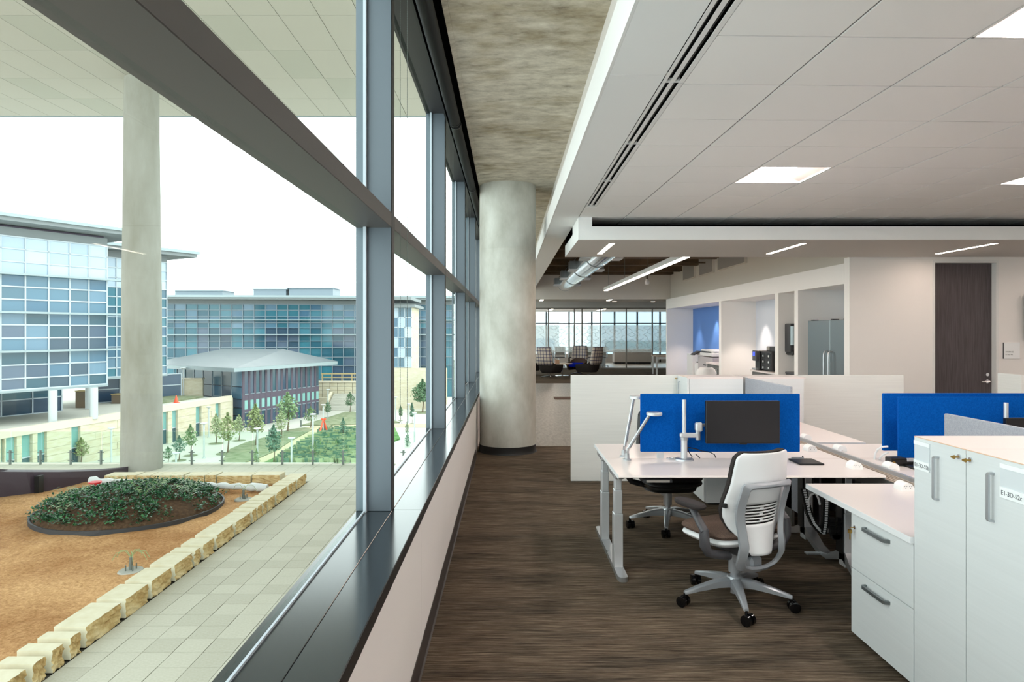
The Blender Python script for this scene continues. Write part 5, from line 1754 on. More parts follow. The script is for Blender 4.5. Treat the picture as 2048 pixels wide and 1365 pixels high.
# dark curved wall at the left of the bed
cw = MB()
pts = [(-260, 1075, 930), (-140, 1038, 938), (-40, 1012, 943), (0, 999, 944), (60, 990, 944.5), (120, 979, 944.5), (180, 966, 943), (225, 955, 940), (246, 949, 937.5)]
top, bot = [], []
for px, yb0, yt in pts:
    b = ground(px, yb0)
    t_ = P(px, yt, b.y)
    bot.append(Vector((b.x, b.y, ZTER)))
    top.append(t_)
V0 = [cw.bm.verts.new(v) for v in bot]
V1 = [cw.bm.verts.new(v) for v in top]
W0 = [cw.bm.verts.new(v + Vector((0, 0.3, 0))) for v in bot]
W1 = [cw.bm.verts.new(v + Vector((0, 0.3, 0))) for v in top]
for k in range(len(pts) - 1):
    cw.bm.faces.new((V0[k], V0[k + 1], V1[k + 1], V1[k]))
    cw.bm.faces.new((W0[k], W0[k + 1], W1[k + 1], W1[k]))
    cw.bm.faces.new((V1[k], V1[k + 1], W1[k + 1], W1[k]))
cwo = thing('planter_wall', 'dark plum curved steel planter wall at the left end of the terrace', 'wall', (-13, 18.5, ZTER))
cw.build('curved_plate', 'steel_dark', cwo)
boxo('stiffener', ground(88, 985).x - 0.06, ground(88, 985).x + 0.06, 18.4, 18.6, ZTER, ZTER + 0.5, 'black', cwo)

# big outdoor column
oc = thing('outdoor_column', 'tall round concrete column on the terrace holding up the canopy', 'column', (-11.65, 21.95, ZTER))
cx = (283.5 - VX) * 21.95 / F
MB().lathe([(0.615, 0.0), (0.60, 1.6), (0.575, 6.0), (0.573, 6.02), (0.57, 6.05), (0.50, 12.6)], (cx, 21.95, ZTER), 48).build('shaft', 'ext_concrete', oc, True)

# canopy soffit with panels
ZCAN = ZC + 8.08
cn = struct('ceiling_canopy', (0, 0, ZCAN), 'panelled underside of the big roof canopy outside')
boxo('canopy_slab', -34, 2, 6.0, 25.65, ZCAN + 0.06, ZCAN + 0.5, 'joint', cn)
cols_ = [-30.6 + 1.03 * k for k in range(31)]
rows_ = [13.11, 15.28, 17.45, 19.62, 21.8, 23.7, 25.6]
for j, (y0, y1) in enumerate(zip(rows_, rows_[1:])):
    for i, x in enumerate(cols_):
        px_ = VX + F * (x + 0.5) / y1
        if px_ < -120 or px_ > 1000:
            continue
        boxo('soffit_panel', x + 0.008, x + 1.022, y0 + 0.008, y1 - 0.008, ZCAN, ZCAN + 0.05, 'soffit_panel' if (i * 7 + j * 3) % 5 else 'soffit_panel_b', cn)
boxo('canopy_edge', -34, 2, 25.6, 25.75, ZCAN - 0.02, ZCAN + 0.6, 'fascia_metal', cn)

# glass guard
YG = 22.6
gd = thing('glass_guard', 'frameless glass balustrade on steel posts along the terrace edge', 'balustrade', (-8, YG, ZTER))
xs_ = [(60.5 * k + 20.5 - VX) * YG / F for k in range(-1, 16)]
for x in xs_:
    MB().box(x - 0.03, x + 0.03, YG - 0.03, YG + 0.03, ZTER, ZTER + 0.47, 0.006).build('post', 'post_steel', gd)
    for z in (0.12, 0.40):
        MB().tube([(x - 0.1, YG, ZTER + z), (x + 0.1, YG, ZTER + z)], 0.016, 6).build('clamp', 'post_steel', gd)
for x0, x1 in zip(xs_, xs_[1:]):
    boxo('pane', x0 + 0.02, x1 - 0.02, YG + 0.035, YG + 0.055, ZTER + 0.05, ZTER + 1.08, 'guard_glass', gd)

# ---------------------------------------------------------------- far grounds
boxo('floor_plaza', -160, 60, 24, 260, ZPL - 0.5, ZPL, 'plaza', kind='structure', label='pale concrete plaza far below the terrace')


def patch(name, label, pts, material, z, cat):
    b = MB()
    pp_ = [ground(px, py, ZPL) for px, py in pts]
    b.prism([(p.x, p.y) for p in pp_], 'z', ZPL, z)
    o = b.build(name, material)
    tag(o, label, cat)
    return o


patch('gravel_path', 'curving tan gravel path between the planted beds', [(480, 931), (523, 917), (552, 904), (579, 886.5), (605, 872), (625, 861), (592, 858.5), (640, 853), (716, 851), (900, 848), (900, 856), (716, 855), (671, 856), (644.5, 866), (622, 888), (592, 909), (546, 919.5), (520, 931)],
      'tan_path', ZPL + 0.06, 'path')
patch('planted_slope', 'grey green planted bed left of the gravel path', [(440, 931), (460, 901), (493, 887), (534, 876), (579, 861), (609, 857.5), (625, 861), (605, 872), (579, 886.5), (552, 904), (523, 917), (480, 931)], 'planting', ZPL + 0.12, 'planting')
patch('planted_slope', 'grassy bed on the far side of the gravel path', [(600, 853), (651, 838.5), (691, 825.5), (716, 827), (760, 834), (800, 847), (716, 850.5), (640, 852.5)], 'planting', ZPL + 0.12, 'planting')
patch('lawn', 'bright green lawn right of the gravel path', [(671, 856.5), (716, 855.5), (790, 858), (800, 880), (716, 912), (638, 931), (523, 931), (546, 920), (592, 909.5), (622, 888.5), (644.5, 866.5)], 'grass', ZPL + 0.15, 'lawn')
tufts = [MB(), MB()]
for _ in range(900):
    px = random.uniform(530, 716)
    py = random.uniform(860, 930)
    if px < 545 + (930 - py) * 1.5:
        continue
    p = ground(px, py, ZPL)
    a = random.uniform(0, math.pi)
    u = Vector((math.cos(a), math.sin(a), 0)) * 0.22
    m_ = random.choice(tufts)
    m_.bm.faces.new([m_.bm.verts.new(q) for q in (p - u, p + u, p + u * 1.6 + Vector((0, 0, 0.5)), p - u * 1.4 + Vector((0, 0, 0.55)))])
for i, m_ in enumerate(tufts):
    o = m_.build('ornamental_grass', LEAF[3 if i else 4], kind='stuff')
    tag(o, 'short tufts of ornamental grass scattered over the lawn' if i else 'pale tufts of ornamental grass scattered over the lawn', 'grass')


def pane_of(key):
    return random.choice(PANES[key])


def facade(root, p0, p1, zs, fr, keyf, frame='frame_pale', depth=0.12, ledges=()):
    """curtain wall from ground point p0 to p1: real panes behind projecting mullions"""
    p0, p1 = Vector(p0), Vector(p1)
    L = (p1 - p0).length
    u = Vector(((p1 - p0).x / L, (p1 - p0).y / L, 0))
    nrm = Vector((u.y, -u.x, 0))
    ax = Matrix(((u.x, nrm.x, 0), (u.y, nrm.y, 0), (0, 0, 1)))
    base = Vector((p0.x, p0.y, 0))
    for i, (a, b) in enumerate(zip(fr, fr[1:])):
        for j, (z0, z1) in enumerate(zip(zs, zs[1:])):
            c = base + u * ((a + b) / 2 * L) + Vector((0, 0, (z0 + z1) / 2))
            MB().obox(c, ax, (b - a) * L, 0.06, z1 - z0).build('pane', pane_of(keyf(i, j)), root)
    for a in fr:
        c = base + u * (a * L) + nrm * depth * 0.5 + Vector((0, 0, (zs[0] + zs[-1]) / 2))
        MB().obox(c, ax, 0.10, depth, zs[-1] - zs[0]).build('mullion', frame, root)
    for j, z in enumerate(zs):
        c = base + u * (L / 2) + nrm * depth * 0.5 + Vector((0, 0, z))
        big = j in ledges
        MB().obox(c + (nrm * 0.3 + u * 0.5 if big else Vector((0, 0, 0))), ax, L + (1.6 if big else 0.1), depth + (0.6 if big else 0), 0.16 if big else 0.10).build('ledge' if big else 'transom', 'fascia_metal' if big else frame, root)


# glass office building on the left
gb = thing('glass_building', 'blue glass office building with wide flat eaves on the far left', 'building', (-38, 58, ZPL))
A0, A1 = Vector((-43.1, 45.4)), Vector((-35.1, 59.6))
zs_a = [-2.93, -2.05, -1.0, 0.08, 1.12, 2.15, 3.12, 4.15, 5.15, 6.12, 7.1, 8.1, 9.05]
fra = [0.0, 0.125, 0.25, 0.375, 0.5, 0.605, 0.71, 0.81, 0.905, 1.0]
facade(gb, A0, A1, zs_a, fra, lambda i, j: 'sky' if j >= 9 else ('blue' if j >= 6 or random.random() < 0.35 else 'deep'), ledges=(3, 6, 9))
B0, B1 = Vector((-40.2, 68.0)), Vector((-36.9, 73.6))
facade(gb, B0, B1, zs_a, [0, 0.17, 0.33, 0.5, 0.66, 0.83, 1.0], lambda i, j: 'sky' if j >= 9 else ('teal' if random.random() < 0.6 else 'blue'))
def slabpoly(name, pts, z0, z1, mm, root):
    MB().prism(pts, 'z', z0, z1).build(name, mm, root)
u_ = (A1 - A0).normalized()
n_ = Vector((u_.y, -u_.x))
w_ = Vector((-u_.y, u_.x))
def off2(p, a, b):
    q = p + u_ * a + n_ * b
    return (q.x, q.y)
slabpoly('parapet_band', [off2(A0, 0, 0.05), off2(A1, 0.05, 0.05), off2(A1, 0.05, -9), off2(A0, 0, -9)], 9.05, 9.75, 'eave_grey', gb)
slabpoly('roof_eave', [off2(A0, -3, 2.2), off2(A1, 2.6, 2.2), off2(A1, 2.6, -12), off2(A0, -3, -12)], 9.95, 10.25, 'eave_grey', gb)
slabpoly('eave_fascia', [off2(A0, -3, 2.4), off2(A1, 2.8, 2.4), off2(A1, 2.8, -12), off2(A0, -3, -12)], 10.25, 10.5, 'fascia_metal', gb)
slabpoly('core', [off2(A0, 0, -0.15), off2(A1, -0.1, -0.15), off2(A1, -0.1, -9), off2(A0, 0, -9)], -2.9, 9.9, 'brick_dark', gb)
u2 = (B1 - B0).normalized()
n2_ = Vector((u2.y, -u2.x))
def off3(p, a, b):
    q = p + u2 * a + n2_ * b
    return (q.x, q.y)
slabpoly('core', [off3(B0, -6, -0.15), off3(B1, -0.1, -0.15), off3(B1, -0.1, -7), off3(B0, -6, -7)], -2.9, 9.6, 'brick_dark', gb)
slabpoly('parapet_band', [off3(B0, -5, 0.05), off3(B1, 0.05, 0.05), off3(B1, 0.05, -7), off3(B0, -5, -7)], 9.05, 9.75, 'eave_grey', gb)
slabpoly('roof_eave', [off3(B0, -5, 1.6), off3(B1, 2.6, 1.6), off3(B1, 2.6, -9), off3(B0, -5, -9)], 9.75, 10.1, 'eave_grey', gb)
slabpoly('eave_fascia', [off3(B0, -5, 1.8), off3(B1, 2.8, 1.8), off3(B1, 2.8, -9), off3(B0, -5, -9)], 10.1, 10.4, 'fascia_metal', gb)
slabpoly('floor_slab', [off2(A0, 0, 0.1), off2(A1, 0.1, 0.1), off2(A1, 0.1, -9), off2(A0, 0, -9)], -3.15, -2.93, 'fascia_metal', gb)
slabpoly('floor_slab', [off3(B0, -6, 0.1), off3(B1, 0.1, 0.1), off3(B1, 0.1, -7), off3(B0, -6, -7)], -3.15, -2.93, 'fascia_metal', gb)
# set back ground storey
C0, C1 = Vector((-47.5, 52.5)), Vector((-41.6, 63.5))
facade(gb, C0, C1, [-5.75, -4.4, -3.15], [0, 0.2, 0.4, 0.6, 0.8, 1.0], lambda i, j: 'teal' if j else 'deep')
D0, D1 = Vector((-42.5, 70.5)), Vector((-37.2, 77.5))
facade(gb, D0, D1, [-5.75, -4.4, -3.15], [0, 0.25, 0.5, 0.75, 1.0], lambda i, j: 'deep')
for px, pyb in ((105.5, 847), (187.5, 838), (178, 818)):
    d = (ZC + 5.75) * F / (pyb - VY)
    x = (px - VX) * d / F
    MB().tube([(x, d, -5.75), (x, d, -3.1)], 0.32, 16).build('pillar', 'post_white', gb, True)

# limestone podium
sb_ = thing('stone_building', 'long low limestone building with tall narrow windows below the glass offices', 'building', (-35, 62, ZPL))
S0, S1 = Vector((-38.3, 42.0)), Vector((-31.0, 76.5))
us_ = (S1 - S0).normalized()
ns_ = Vector((us_.y, -us_.x))
axs = Matrix(((us_.x, ns_.x, 0), (us_.y, ns_.y, 0), (0, 0, 1)))
Ls = (S1 - S0).length


def on_s(px):
    """distance along the podium facade seen at column px"""
    k = (px - VX) / F
    return (k * S0.y - S0.x) / (us_.x - k * us_.y)


wins = [(2, 9), (12, 34), (44, 65), (75, 94), (143, 161), (245, 262), (326, 337), (345, 356), (392, 403), (431, 441)]
edges = [0.0]
for a, b in wins:
    edges += [on_s(a), on_s(b)]
edges.append(Ls)
def sbox(name, t0, t1, z0, z1, n0, n1, mm):
    c = S0 + us_ * ((t0 + t1) / 2) + ns_ * ((n0 + n1) / 2)
    MB().obox((c.x, c.y, (z0 + z1) / 2), axs, t1 - t0, n1 - n0, z1 - z0).build(name, mm, sb_)
for k in range(0, len(edges) - 1, 2):
    t0, t1 = edges[k], edges[k + 1]
    zc_ = [ZPL, -8.7, -8.1, -7.5, -6.9, -6.15]
    for z0, z1 in zip(zc_, zc_[1:]):
        tcur = t0
        while tcur < t1 - 0.01:
            stp = min(random.uniform(1.4, 2.6), t1 - tcur)
            if t1 - tcur - stp < 0.5:
                stp = t1 - tcur
            sbox('stone_course', tcur, tcur + stp - 0.015, z0, z1 - 0.015, -0.4 + random.uniform(0, 0.02), 0.0 + random.uniform(-0.02, 0.02), 'limestone')
            tcur += stp
for k, (a, b) in enumerate(wins):
    t0, t1 = on_s(a), on_s(b)
    sbox('window', t0, t1, ZPL, -7.9, -0.32, -0.26, pane_of('win'))
    sbox('window_shade', t0, t1, -7.9, -6.15, -0.32, -0.26, pane_of('blind'))
    sbox('window_bar', t0, t1, -7.94, -7.86, -0.28, -0.2, 'frame_pale')
sbox('parapet', 0, Ls, -6.15, -5.55, -0.45, 0.04, 'limestone_cap')
sbox('roof_deck', 0, Ls, -6.0, -5.78, -16, -0.4, 'plaza')
sbox('roof_planting', Ls * 0.78, Ls - 0.8, -5.78, -5.6, -7, -3, 'planting')
c = S1
MB().obox((S1.x - ns_.x * 8, S1.y - ns_.y * 8, -7.5), axs, 0.4, 16, 3.4).build('end_wall', 'limestone', sb_)
uw = thing('garden_wall', 'beige stone wall on the podium roof behind the outdoor column', 'wall', (-38, 79, -5.78))
q0, q1 = P(300, 757, 79), P(405.5, 757, 79.5)
MB().prism([(q0.x, q0.y), (q1.x, q1.y), (q1.x - 0.1, q1.y + 0.5), (q0.x, q0.y + 0.5)], 'z', -6.0, -3.95).build('wall_face', 'limestone', uw)
MB().prism([(q0.x, q0.y - 0.1), (q1.x, q1.y - 0.1), (q1.x, q1.y + 0.6), (q0.x, q0.y + 0.6)], 'z', -3.95, -3.8).build('coping', 'limestone_cap', uw)
for nm, lb, px, py, d, w2, h2, mm in (('crate', 'brown crate on the podium roof under the glass offices', 166, 813, 66, 0.75, 1.6, 'bark'), ('crate', 'low brown crate on the podium roof beside the outdoor column', 240, 805, 70, 0.9, 0.9, 'bark')):
    p = P(px, py, d)
    t = thing(nm, lb, 'crate', (p.x, p.y, -5.78))
    MB().box(p.x - w2, p.x + w2, p.y, p.y + 1.2, -5.78, -5.78 + h2, 0.03).build('crate_body', mm, t)
    MB().box(p.x - w2 - 0.05, p.x + w2 + 0.05, p.y - 0.05, p.y + 1.25, -5.78 + h2, -5.7 + h2, 0.02).build('crate_lid', 'wood_rail', t)

# long glass block in the middle distance
mbd = thing('office_block', 'long grey blue glass office block with an overhanging flat roof in the middle distance', 'building', (-34, 110, ZPL))
E0, E1_ = Vector(((326 - VX) * 110 / F, 110)), Vector(((905 - VX) * 114 / F, 114))
zs_m = [ZPL, -6.2, -4.0, -2.6, -1.0, 0.05, 1.1, 2.2, 3.05, 3.5, 4.05, 5.1, 6.05]
frm = [k / 26 for k in range(27)]
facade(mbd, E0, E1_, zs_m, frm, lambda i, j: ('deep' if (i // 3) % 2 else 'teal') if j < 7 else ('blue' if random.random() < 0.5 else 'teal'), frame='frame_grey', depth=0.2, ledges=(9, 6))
um = (E1_ - E0).normalized()
nm_ = Vector((um.y, -um.x))
def off4(p, a, b):
    q = p + um * a + nm_ * b
    return (q.x, q.y)
slabpoly('core', [off4(E0, 0, -0.2), off4(E1_, 0, -0.2), off4(E1_, 0, -14), off4(E0, 0, -14)], ZPL, 6.6, 'brick_dark', mbd)
slabpoly('parapet_band', [off4(E0, 0, 0.1), off4(E1_, 0, 0.1), off4(E1_, 0, -14), off4(E0, 0, -14)], 6.05, 6.7, 'eave_grey', mbd)
slabpoly('roof_eave', [off4(E0, -2, 2.5), off4(E1_, 1, 2.5), off4(E1_, 1, -15), off4(E0, -2, -15)], 6.75, 7.05, 'eave_grey', mbd)
slabpoly('eave_fascia', [off4(E0, -2, 2.7), off4(E1_, 1, 2.7), off4(E1_, 1, -15), off4(E0, -2, -15)], 7.05, 7.4, 'fascia_metal', mbd)
for px0, px1, pt in ((350, 445, 582), (507, 572, 579), (578, 666, 577)):
    x0, x1 = (px0 - VX) * 117 / F, (px1 - VX) * 117 / F
    zt = ZC + (VY - pt) * 117 / F
    boxo('roof_plant_room', x0, x1, 117, 122, 7.4, zt, 'frame_grey', mbd)
    boxo('roof_plant_cap', x0 - 0.3, x1 + 0.3, 116.7, 122.3, zt, zt + 0.2, 'frame_pale', mbd)

# tower seen through the second window
tw = thing('far_tower', 'pale stone and glass tower seen through the narrow second window', 'building', ((806 - VX) * 96 / F, 96, ZPL))
x0, x1 = (770 - VX) * 96 / F, (823 - VX) * 96 / F
facade(tw, Vector((x0, 96)), Vector((x1, 96)), [-3.4, -2, -0.6, 0.8, 2.2, 3.6, 5.0], [0, 0.25, 0.5, 0.75, 1.0], lambda i, j: 'sky' if (i + j) % 3 == 0 else 'blue')
boxo('core', x0, x1, 96.1, 104, ZPL, 5.0, 'limestone', tw)
boxo('roof_eave', x0 - 1, x1 + 0.6, 95, 105, 5.0, 5.4, 'eave_grey', tw)
boxo('roof_eave', x0 - 1, x1 + 0.2, 94, 105, 6.0, 6.4, 'eave_grey', tw)
boxo('stone_base', x0, x1 + 5, 95.6, 96.0, ZPL, -3.5, 'limestone', tw)

# pavilion with a low hipped roof
pv = thing('pavilion', 'dark brick pavilion with a wide low metal roof', 'building', (-28, 82, ZPL))
K0, K1, K2 = Vector((-30.1, 77.0)), Vector((-25.0, 89.7)), Vector((-41.0, 84.5))
zs_p = [ZPL, -7.9, -7.0, -6.0, -4.6, -2.75]
def brickface(p0, p1, n, glassy):
    L = (p1 - p0).length
    u = (p1 - p0) / L
    nn = Vector((u.y, -u.x))
    if nn.dot(Vector((-p0.x, -p0.y))) < 0:
        nn = -nn
    ax = Matrix(((u.x, nn.x, 0), (u.y, nn.y, 0), (0, 0, 1)))
    for k in range(n):
        t0, t1 = L * k / n, L * (k + 1) / n
        def bb_(name, a, b, z0, z1, dep, mm):
            c = p0 + u * ((a + b) / 2) + nn * dep
            MB().obox((c.x, c.y, (z0 + z1) / 2), ax, b - a, 0.12, z1 - z0).build(name, mm, pv)
        w_ = t1 - t0
        if glassy:
            for z0, z1 in zip(zs_p, zs_p[1:]):
                bb_('pane', t0, t1 - 0.06, z0, z1 - 0.08, 0.0, pane_of('deep' if (k + int(z0)) % 2 else 'blue'))
            bb_('mullion', t1 - 0.1, t1, zs_p[0], zs_p[-1], 0.06, 'frame_grey')
        else:
            bb_('pier', t0, t0 + w_ * 0.38, ZPL, -2.75, 0.05, 'brick_dark')
            bb_('window', t0 + w_ * 0.38, t1, ZPL, -7.55, 0.0, pane_of('deep'))
            bb_('band', t0 + w_ * 0.38, t1, -7.55, -7.25, 0.04, 'brick_dark')
            bb_('window', t0 + w_ * 0.38, t1, -7.25, -6.2, 0.0, pane_of('blind'))
            bb_('band', t0 + w_ * 0.38, t1, -6.2, -5.5, 0.04, 'brick_dark')
            bb_('window', t0 + w_ * 0.38, t1, -5.5, -2.75, 0.0, pane_of('deep'))
            bb_('sill', t0 + w_ * 0.36, t1 + 0.02, -7.62, -7.52, 0.1, 'frame_grey')
            bb_('sill', t0 + w_ * 0.36, t1 + 0.02, -5.56, -5.46, 0.1, 'frame_grey')
brickface(K0, K1, 15, False)
brickface(K0, K2, 7, True)
K3 = K1 + (K2 - K0)
slabpoly('core', [(K0.x - 0.15, K0.y + 0.35), (K1.x - 0.3, K1.y), (K3.x, K3.y), (K2.x, K2.y + 0.3)], ZPL, -2.8, 'brick_dark', pv)
ev = 2.2
e0 = Vector((-29.9, 74.4)); e1 = Vector((-22.9, 91.5)); e2 = Vector((-45.0, 84.5)); e3 = e1 + (e2 - e0)
zr = -2.38
rg0, rg1 = Vector((-39.0, 93.5, -0.75)), Vector((-30.5, 92.5, -0.75))
rm = MB()
def v3(p, z):
    return (p.x, p.y, z)
rm.face([v3(e0, zr), v3(e1, zr), tuple(rg1)])
rm.face([v3(e0, zr), tuple(rg1), tuple(rg0), v3(e2, zr)])
rm.face([v3(e1, zr), v3(e3, zr), tuple(rg0), tuple(rg1)])
rm.face([v3(e2, zr), tuple(rg0), v3(e3, zr)])
rm.build('metal_roof', 'roof_metal', pv)
slabpoly('eave', [(e0.x, e0.y), (e1.x, e1.y), (e3.x, e3.y), (e2.x, e2.y)], zr - 0.42, zr - 0.01, 'fascia_metal', pv)

# retaining walls, stairs and rail on the right
rw = thing('retaining_wall', 'beige stone retaining wall above the outdoor stairs', 'wall', (-20, 99, ZPL))
a0, a1 = (630 - VX) * 99 / F, (735 - VX) * 99 / F
for k in range(4):
    z0 = -8.0 + k * 0.55
    n = 7
    for q in range(n):
        boxo('stone_course', a0 + (a1 - a0) * q / n, a0 + (a1 - a0) * (q + 1) / n - 0.05, 99 + random.uniform(0, 0.04), 99.6, z0, z0 + 0.52, 'limestone', rw)
boxo('wall_base', a0, a1, 99.1, 99.6, ZPL, -8.0, 'limestone', rw)
boxo('coping', a0 - 0.1, a1 + 0.1, 98.9, 99.7, -5.8, -5.6, 'limestone_cap', rw)
for px in (645, 664, 684, 704, 722):
    x = (px - VX) * 99.3 / F
    MB().box(x - 0.07, x + 0.07, 99.2, 99.35, -5.6, -4.5).build('rail_post', 'wood_rail', rw)
boxo('rail', a0 + 0.8, a1, 99.18, 99.24, -4.62, -4.45, 'wood_rail', rw)
boxo('rail', a0 + 0.8, a1, 99.18, 99.24, -5.12, -4.98, 'wood_rail', rw)
stp_ = thing('outdoor_stairs', 'wide pale outdoor stairs rising behind the lawn', 'stairs', (-21, 96, ZPL))
sx0, sx1 = (655 - VX) * 95 / F, (735 - VX) * 95 / F
for k in range(12):
    boxo('step', sx0 + k * 0.0, sx1, 94.2 + k * 0.36, 98.9, ZPL + k * 0.16, ZPL + (k + 1) * 0.16, 'plaza', stp_)
b = MB()
b.prism([(94.0, ZPL), (98.9, ZPL), (98.9, -7.1), (98.2, -7.1), (94.0, ZPL + 0.25)], 'x', sx0 - 0.5, sx0 - 0.1)
b.build('cheek_wall', 'limestone', stp_)
b = MB()
q0, q1 = P(636, 796, 95), P(664, 796, 95)
b.box(q0.x, sx0 - 0.1, 95, 95.5, ZPL, -7.6)
b.build('side_wall', 'limestone', stp_)

# trees
def tree(label, px, pyb, pyt, wpx, lm, z=ZPL, dens=300, cat='tree', shrub=False, d=None):
    d = d or (ZC - z) * F / (pyb - VY)
    x = (px - VX) * d / F
    H = (pyb - pyt) * d / F
    Wd = wpx * d / F
    t = thing('shrub' if shrub else 'tree', label, cat, (x, d, z), group='young trees and shrubs on the plaza')
    base = Vector((x, d, z))
    h0 = 0.05 if shrub else 0.34
    if not shrub:
        MB().tube([base, base + Vector((0.03 * H, 0, H * 0.3)), base + Vector((0, 0, H * 0.85))], [0.035 * Wd, 0.025 * Wd, 0.006 * Wd], 6).build('trunk', 'bark', t)
    else:
        MB().tube([base, base + Vector((0, 0, H * 0.5))], 0.03 * Wd, 6).build('stem', 'bark', t)
    crown = MB()
    for _ in range(int(dens * 1.9)):
        v = random.random()
        zz = h0 + (1 - h0) * v
        prof_ = math.sin(min(1, (v + 0.12) / 1.02) * math.pi) ** 0.6 * (1.08 - 0.36 * v)
        a = random.uniform(0, 2 * math.pi)
        r_ = Wd * 0.5 * prof_ * math.sqrt(random.random()) * (0.75 + 0.25 * math.sin(5 * a + 9 * v))
        p = base + Vector((r_ * math.cos(a), r_ * math.sin(a), zz * H))
        s_ = H * 0.034 * random.uniform(0.6, 1.4)
        q1_ = Vector((random.gauss(0, 1), random.gauss(0, 1), random.gauss(0.2, 0.6))).normalized()
        q2_ = q1_.cross(Vector((random.gauss(0, 1), random.gauss(0, 1), random.gauss(0, 1)))).normalized()
        crown.bm.faces.new([crown.bm.verts.new(p + k_) for k_ in (-q1_ * s_, q2_ * s_ * 0.6, q1_ * s_, -q2_ * s_ * 0.6)])
    crown.build('crown', LEAF[lm], t, kind='stuff')
    if not shrub and z == ZPL:
        MB().lathe([(0.0, 0.03), (Wd * 0.42, 0.02)], base, 20).build('mulch_ring', 'planting', t)


tree('Small tree before the limestone building at the far left', 124, 930, 888, 40, 4)
tree('Thin tree before the second limestone window, left of the outdoor column', 162, 929, 876, 36, 2)
tree('Low shrub tree just right of the foot of the outdoor column', 336, 930, 893, 26, 0)
tree('Bluish young tree right of the outdoor column, before the limestone door', 358, 922, 872, 32, 3)
tree('Small round tree in the middle of the pale plaza', 381, 912, 850, 32, 1)
tree('Tree before the right end of the limestone building', 455, 908, 826, 52, 2)
tree('Pale tree at the corner of the limestone building', 432, 888, 828, 34, 4)
tree('Slender tree before the pavilion corner', 478, 882, 830, 30, 4)
tree('Full yellow green tree before the dark pavilion', 511, 893, 809, 46, 2, dens=420)
tree('Tallest tree, in front of the middle of the dark pavilion', 575, 865, 785, 56, 1, dens=460)
tree('Bluish tree before the tallest tree, beside the gravel path', 547, 929, 850, 36, 3, dens=380)
tree('Grey green tree under the tallest tree', 562, 878, 822, 40, 4)
tree('Small tree at the right end of the dark pavilion', 621, 857, 813, 32, 1)
tree('Little tree by the corner of the retaining wall', 655, 836, 802, 18, 0)
tree('Tree standing in front of the outdoor stairs', 700, 825, 785, 26, 0)
tree('Dark conical shrub on the bright lawn', 686, 876, 836, 22, 3, shrub=True, cat='shrub')
tree('Bright green shrub at the edge of the gravel path', 629, 920, 884, 22, 1, shrub=True, cat='shrub')
tree('Small green bush above the glass guard, left of the gravel path', 513, 931, 898, 20, 1, shrub=True, cat='shrub')
tree('Small tree seen through the second window beside the bead chain', 801, 842, 812, 12, 0)
tree('Dark conifer shrub in the middle of the second window', 814, 866, 844, 12, 0, shrub=True, cat='shrub')
tree('Dark conifer shrub at the bottom of the second window', 815, 894, 866, 14, 3, shrub=True, cat='shrub')
tree('Tree in the second window near the plaza corner', 824, 848, 806, 12, 3)
tree('Big green tree mass far behind in the second window', 845, 742, 676, 52, 0, dens=900, d=92)


def lamp_post(label, px, pyb, pyt, wpx, z=ZPL, d=None):
    d = d or (ZC - z) * F / (pyb - VY)
    x = (px - VX) * d / F
    h = (pyb - pyt) * d / F
    t = thing('plaza_lamp', label, 'street lamp', (x, d, z), group='white disc lamps on the plaza')
    MB().tube([(x, d, z), (x, d, z + h)], 0.075, 8).build('pole', 'post_white', t, True)
    r_ = wpx * d / F / 2
    MB().lathe([(0.0, -0.12), (r_ * 0.3, -0.1), (r_, 0.0), (r_ * 0.96, 0.06), (0.0, 0.09)], (x, d, z + h), 20).build('disc_head', 'post_white', t, True)
    MB().lathe([(0.16, 0.0), (0.16, 0.06), (0.0, 0.06)], (x, d, z), 12).build('foot', 'post_white', t)


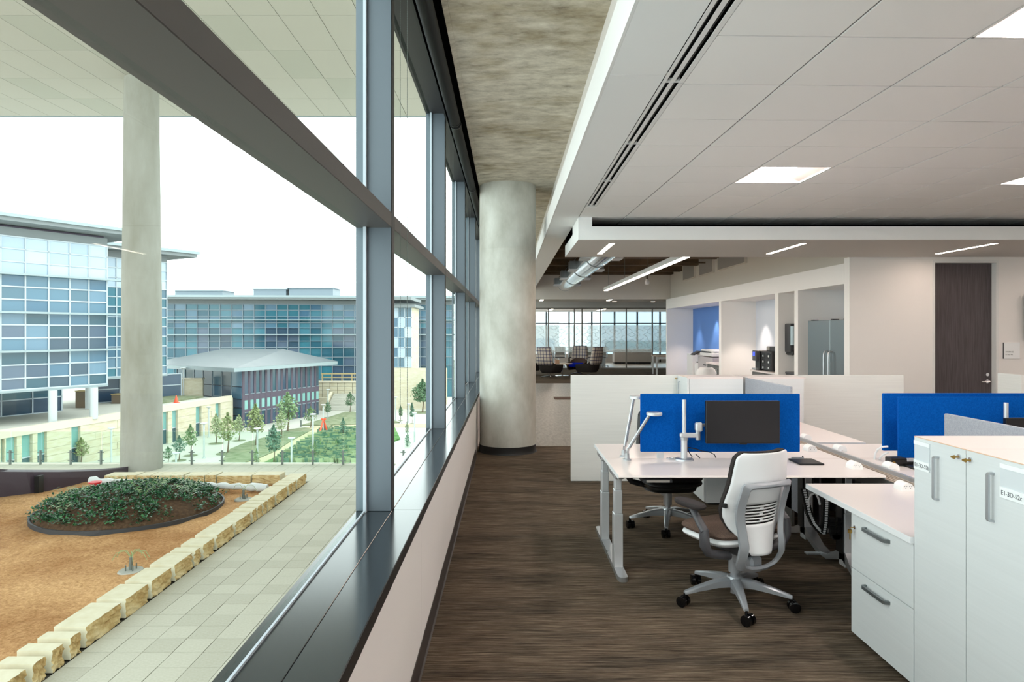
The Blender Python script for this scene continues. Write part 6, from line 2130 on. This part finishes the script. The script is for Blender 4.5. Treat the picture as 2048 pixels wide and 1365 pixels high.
lamp_post('White disc lamp left of the outdoor column', 222.6, 930, 857, 13)
lamp_post('White disc lamp on the podium roof right of the outdoor column', 366.8, 791, 737, 11, z=-5.78)
lamp_post('White disc lamp before the limestone door', 408, 917, 847.5, 13)
lamp_post('White disc lamp close to the limestone windows', 417.5, 875, 815, 10)
lamp_post('Short white disc lamp right beside the outdoor column', 352, 931, 907, 16)
lamp_post('White disc lamp before the full yellow green tree', 514.7, 925, 858, 14)
lamp_post('White disc lamp at the bend of the gravel path', 625.8, 914, 829.5, 13)
lamp_post('White disc lamp in the middle of the gravel path', 583, 930, 877, 14)
lamp_post('White disc lamp behind the orange frame', 646.6, 868, 810.5, 10)
lamp_post('White disc lamp before the retaining wall', 656, 836, 780, 8)
lamp_post('White disc lamp in the second window on the left', 791, 842, 795, 8)
lamp_post('White disc lamp in the second window in the middle', 817.5, 846, 809, 8)
lamp_post('White disc lamp in the second window on the right', 829, 890, 827, 10)
for lb, px, pyb, pyt in (('Short bollard on the pale plaza left of the gravel path', 539, 876, 860), ('Short bollard on the pale plaza before the pavilion end', 602, 854, 841)):
    p = ground(px, pyb, ZPL)
    h = (pyb - pyt) * p.y / F
    t = thing('bollard', lb, 'bollard', tuple(p))
    MB().tube([p, p + Vector((0, 0, h))], 0.09, 8).build('pole', 'post_steel', t, True)
    MB().tube([p + Vector((0, 0, h)), p + Vector((0, 0, h + 0.06))], 0.15, 10).build('cap', 'post_white', t, True)
af = thing('orange_tripod', 'tall orange tripod frame standing on the lawn', 'tripod', tuple(ground(647, 868, ZPL)))
apex = P(647, 839, ground(647, 868, ZPL).y)
for px, py in ((638, 871), (655, 866), (650, 860)):
    MB().tube([ground(px, py, ZPL + 0.1), apex], 0.09, 6).build('tripod_leg', 'orange', af)
MB().tube([apex - Vector((0.25, 0, 0)), apex + Vector((0.25, 0, 0))], 0.12, 6).build('top_block', 'orange', af)
for lb, px, py, z in (('Orange traffic cone on the podium roof', 352.5, 806, -5.55), ('Orange traffic cone on the outdoor stairs', 695.5, 815, ZPL + 0.2)):
    d = (ZC - z) * F / (py - VY)
    p = Vector(((px - VX) * d / F, d, z))
    t = thing('traffic_cone', lb, 'cone', tuple(p))
    MB().lathe([(0.22, 0.04), (0.03, 0.75), (0.0, 0.75)], p, 12).build('cone', 'orange', t, True)
    MB().box(p.x - 0.26, p.x + 0.26, p.y - 0.26, p.y + 0.26, p.z, p.z + 0.04).build('base', 'orange', t)
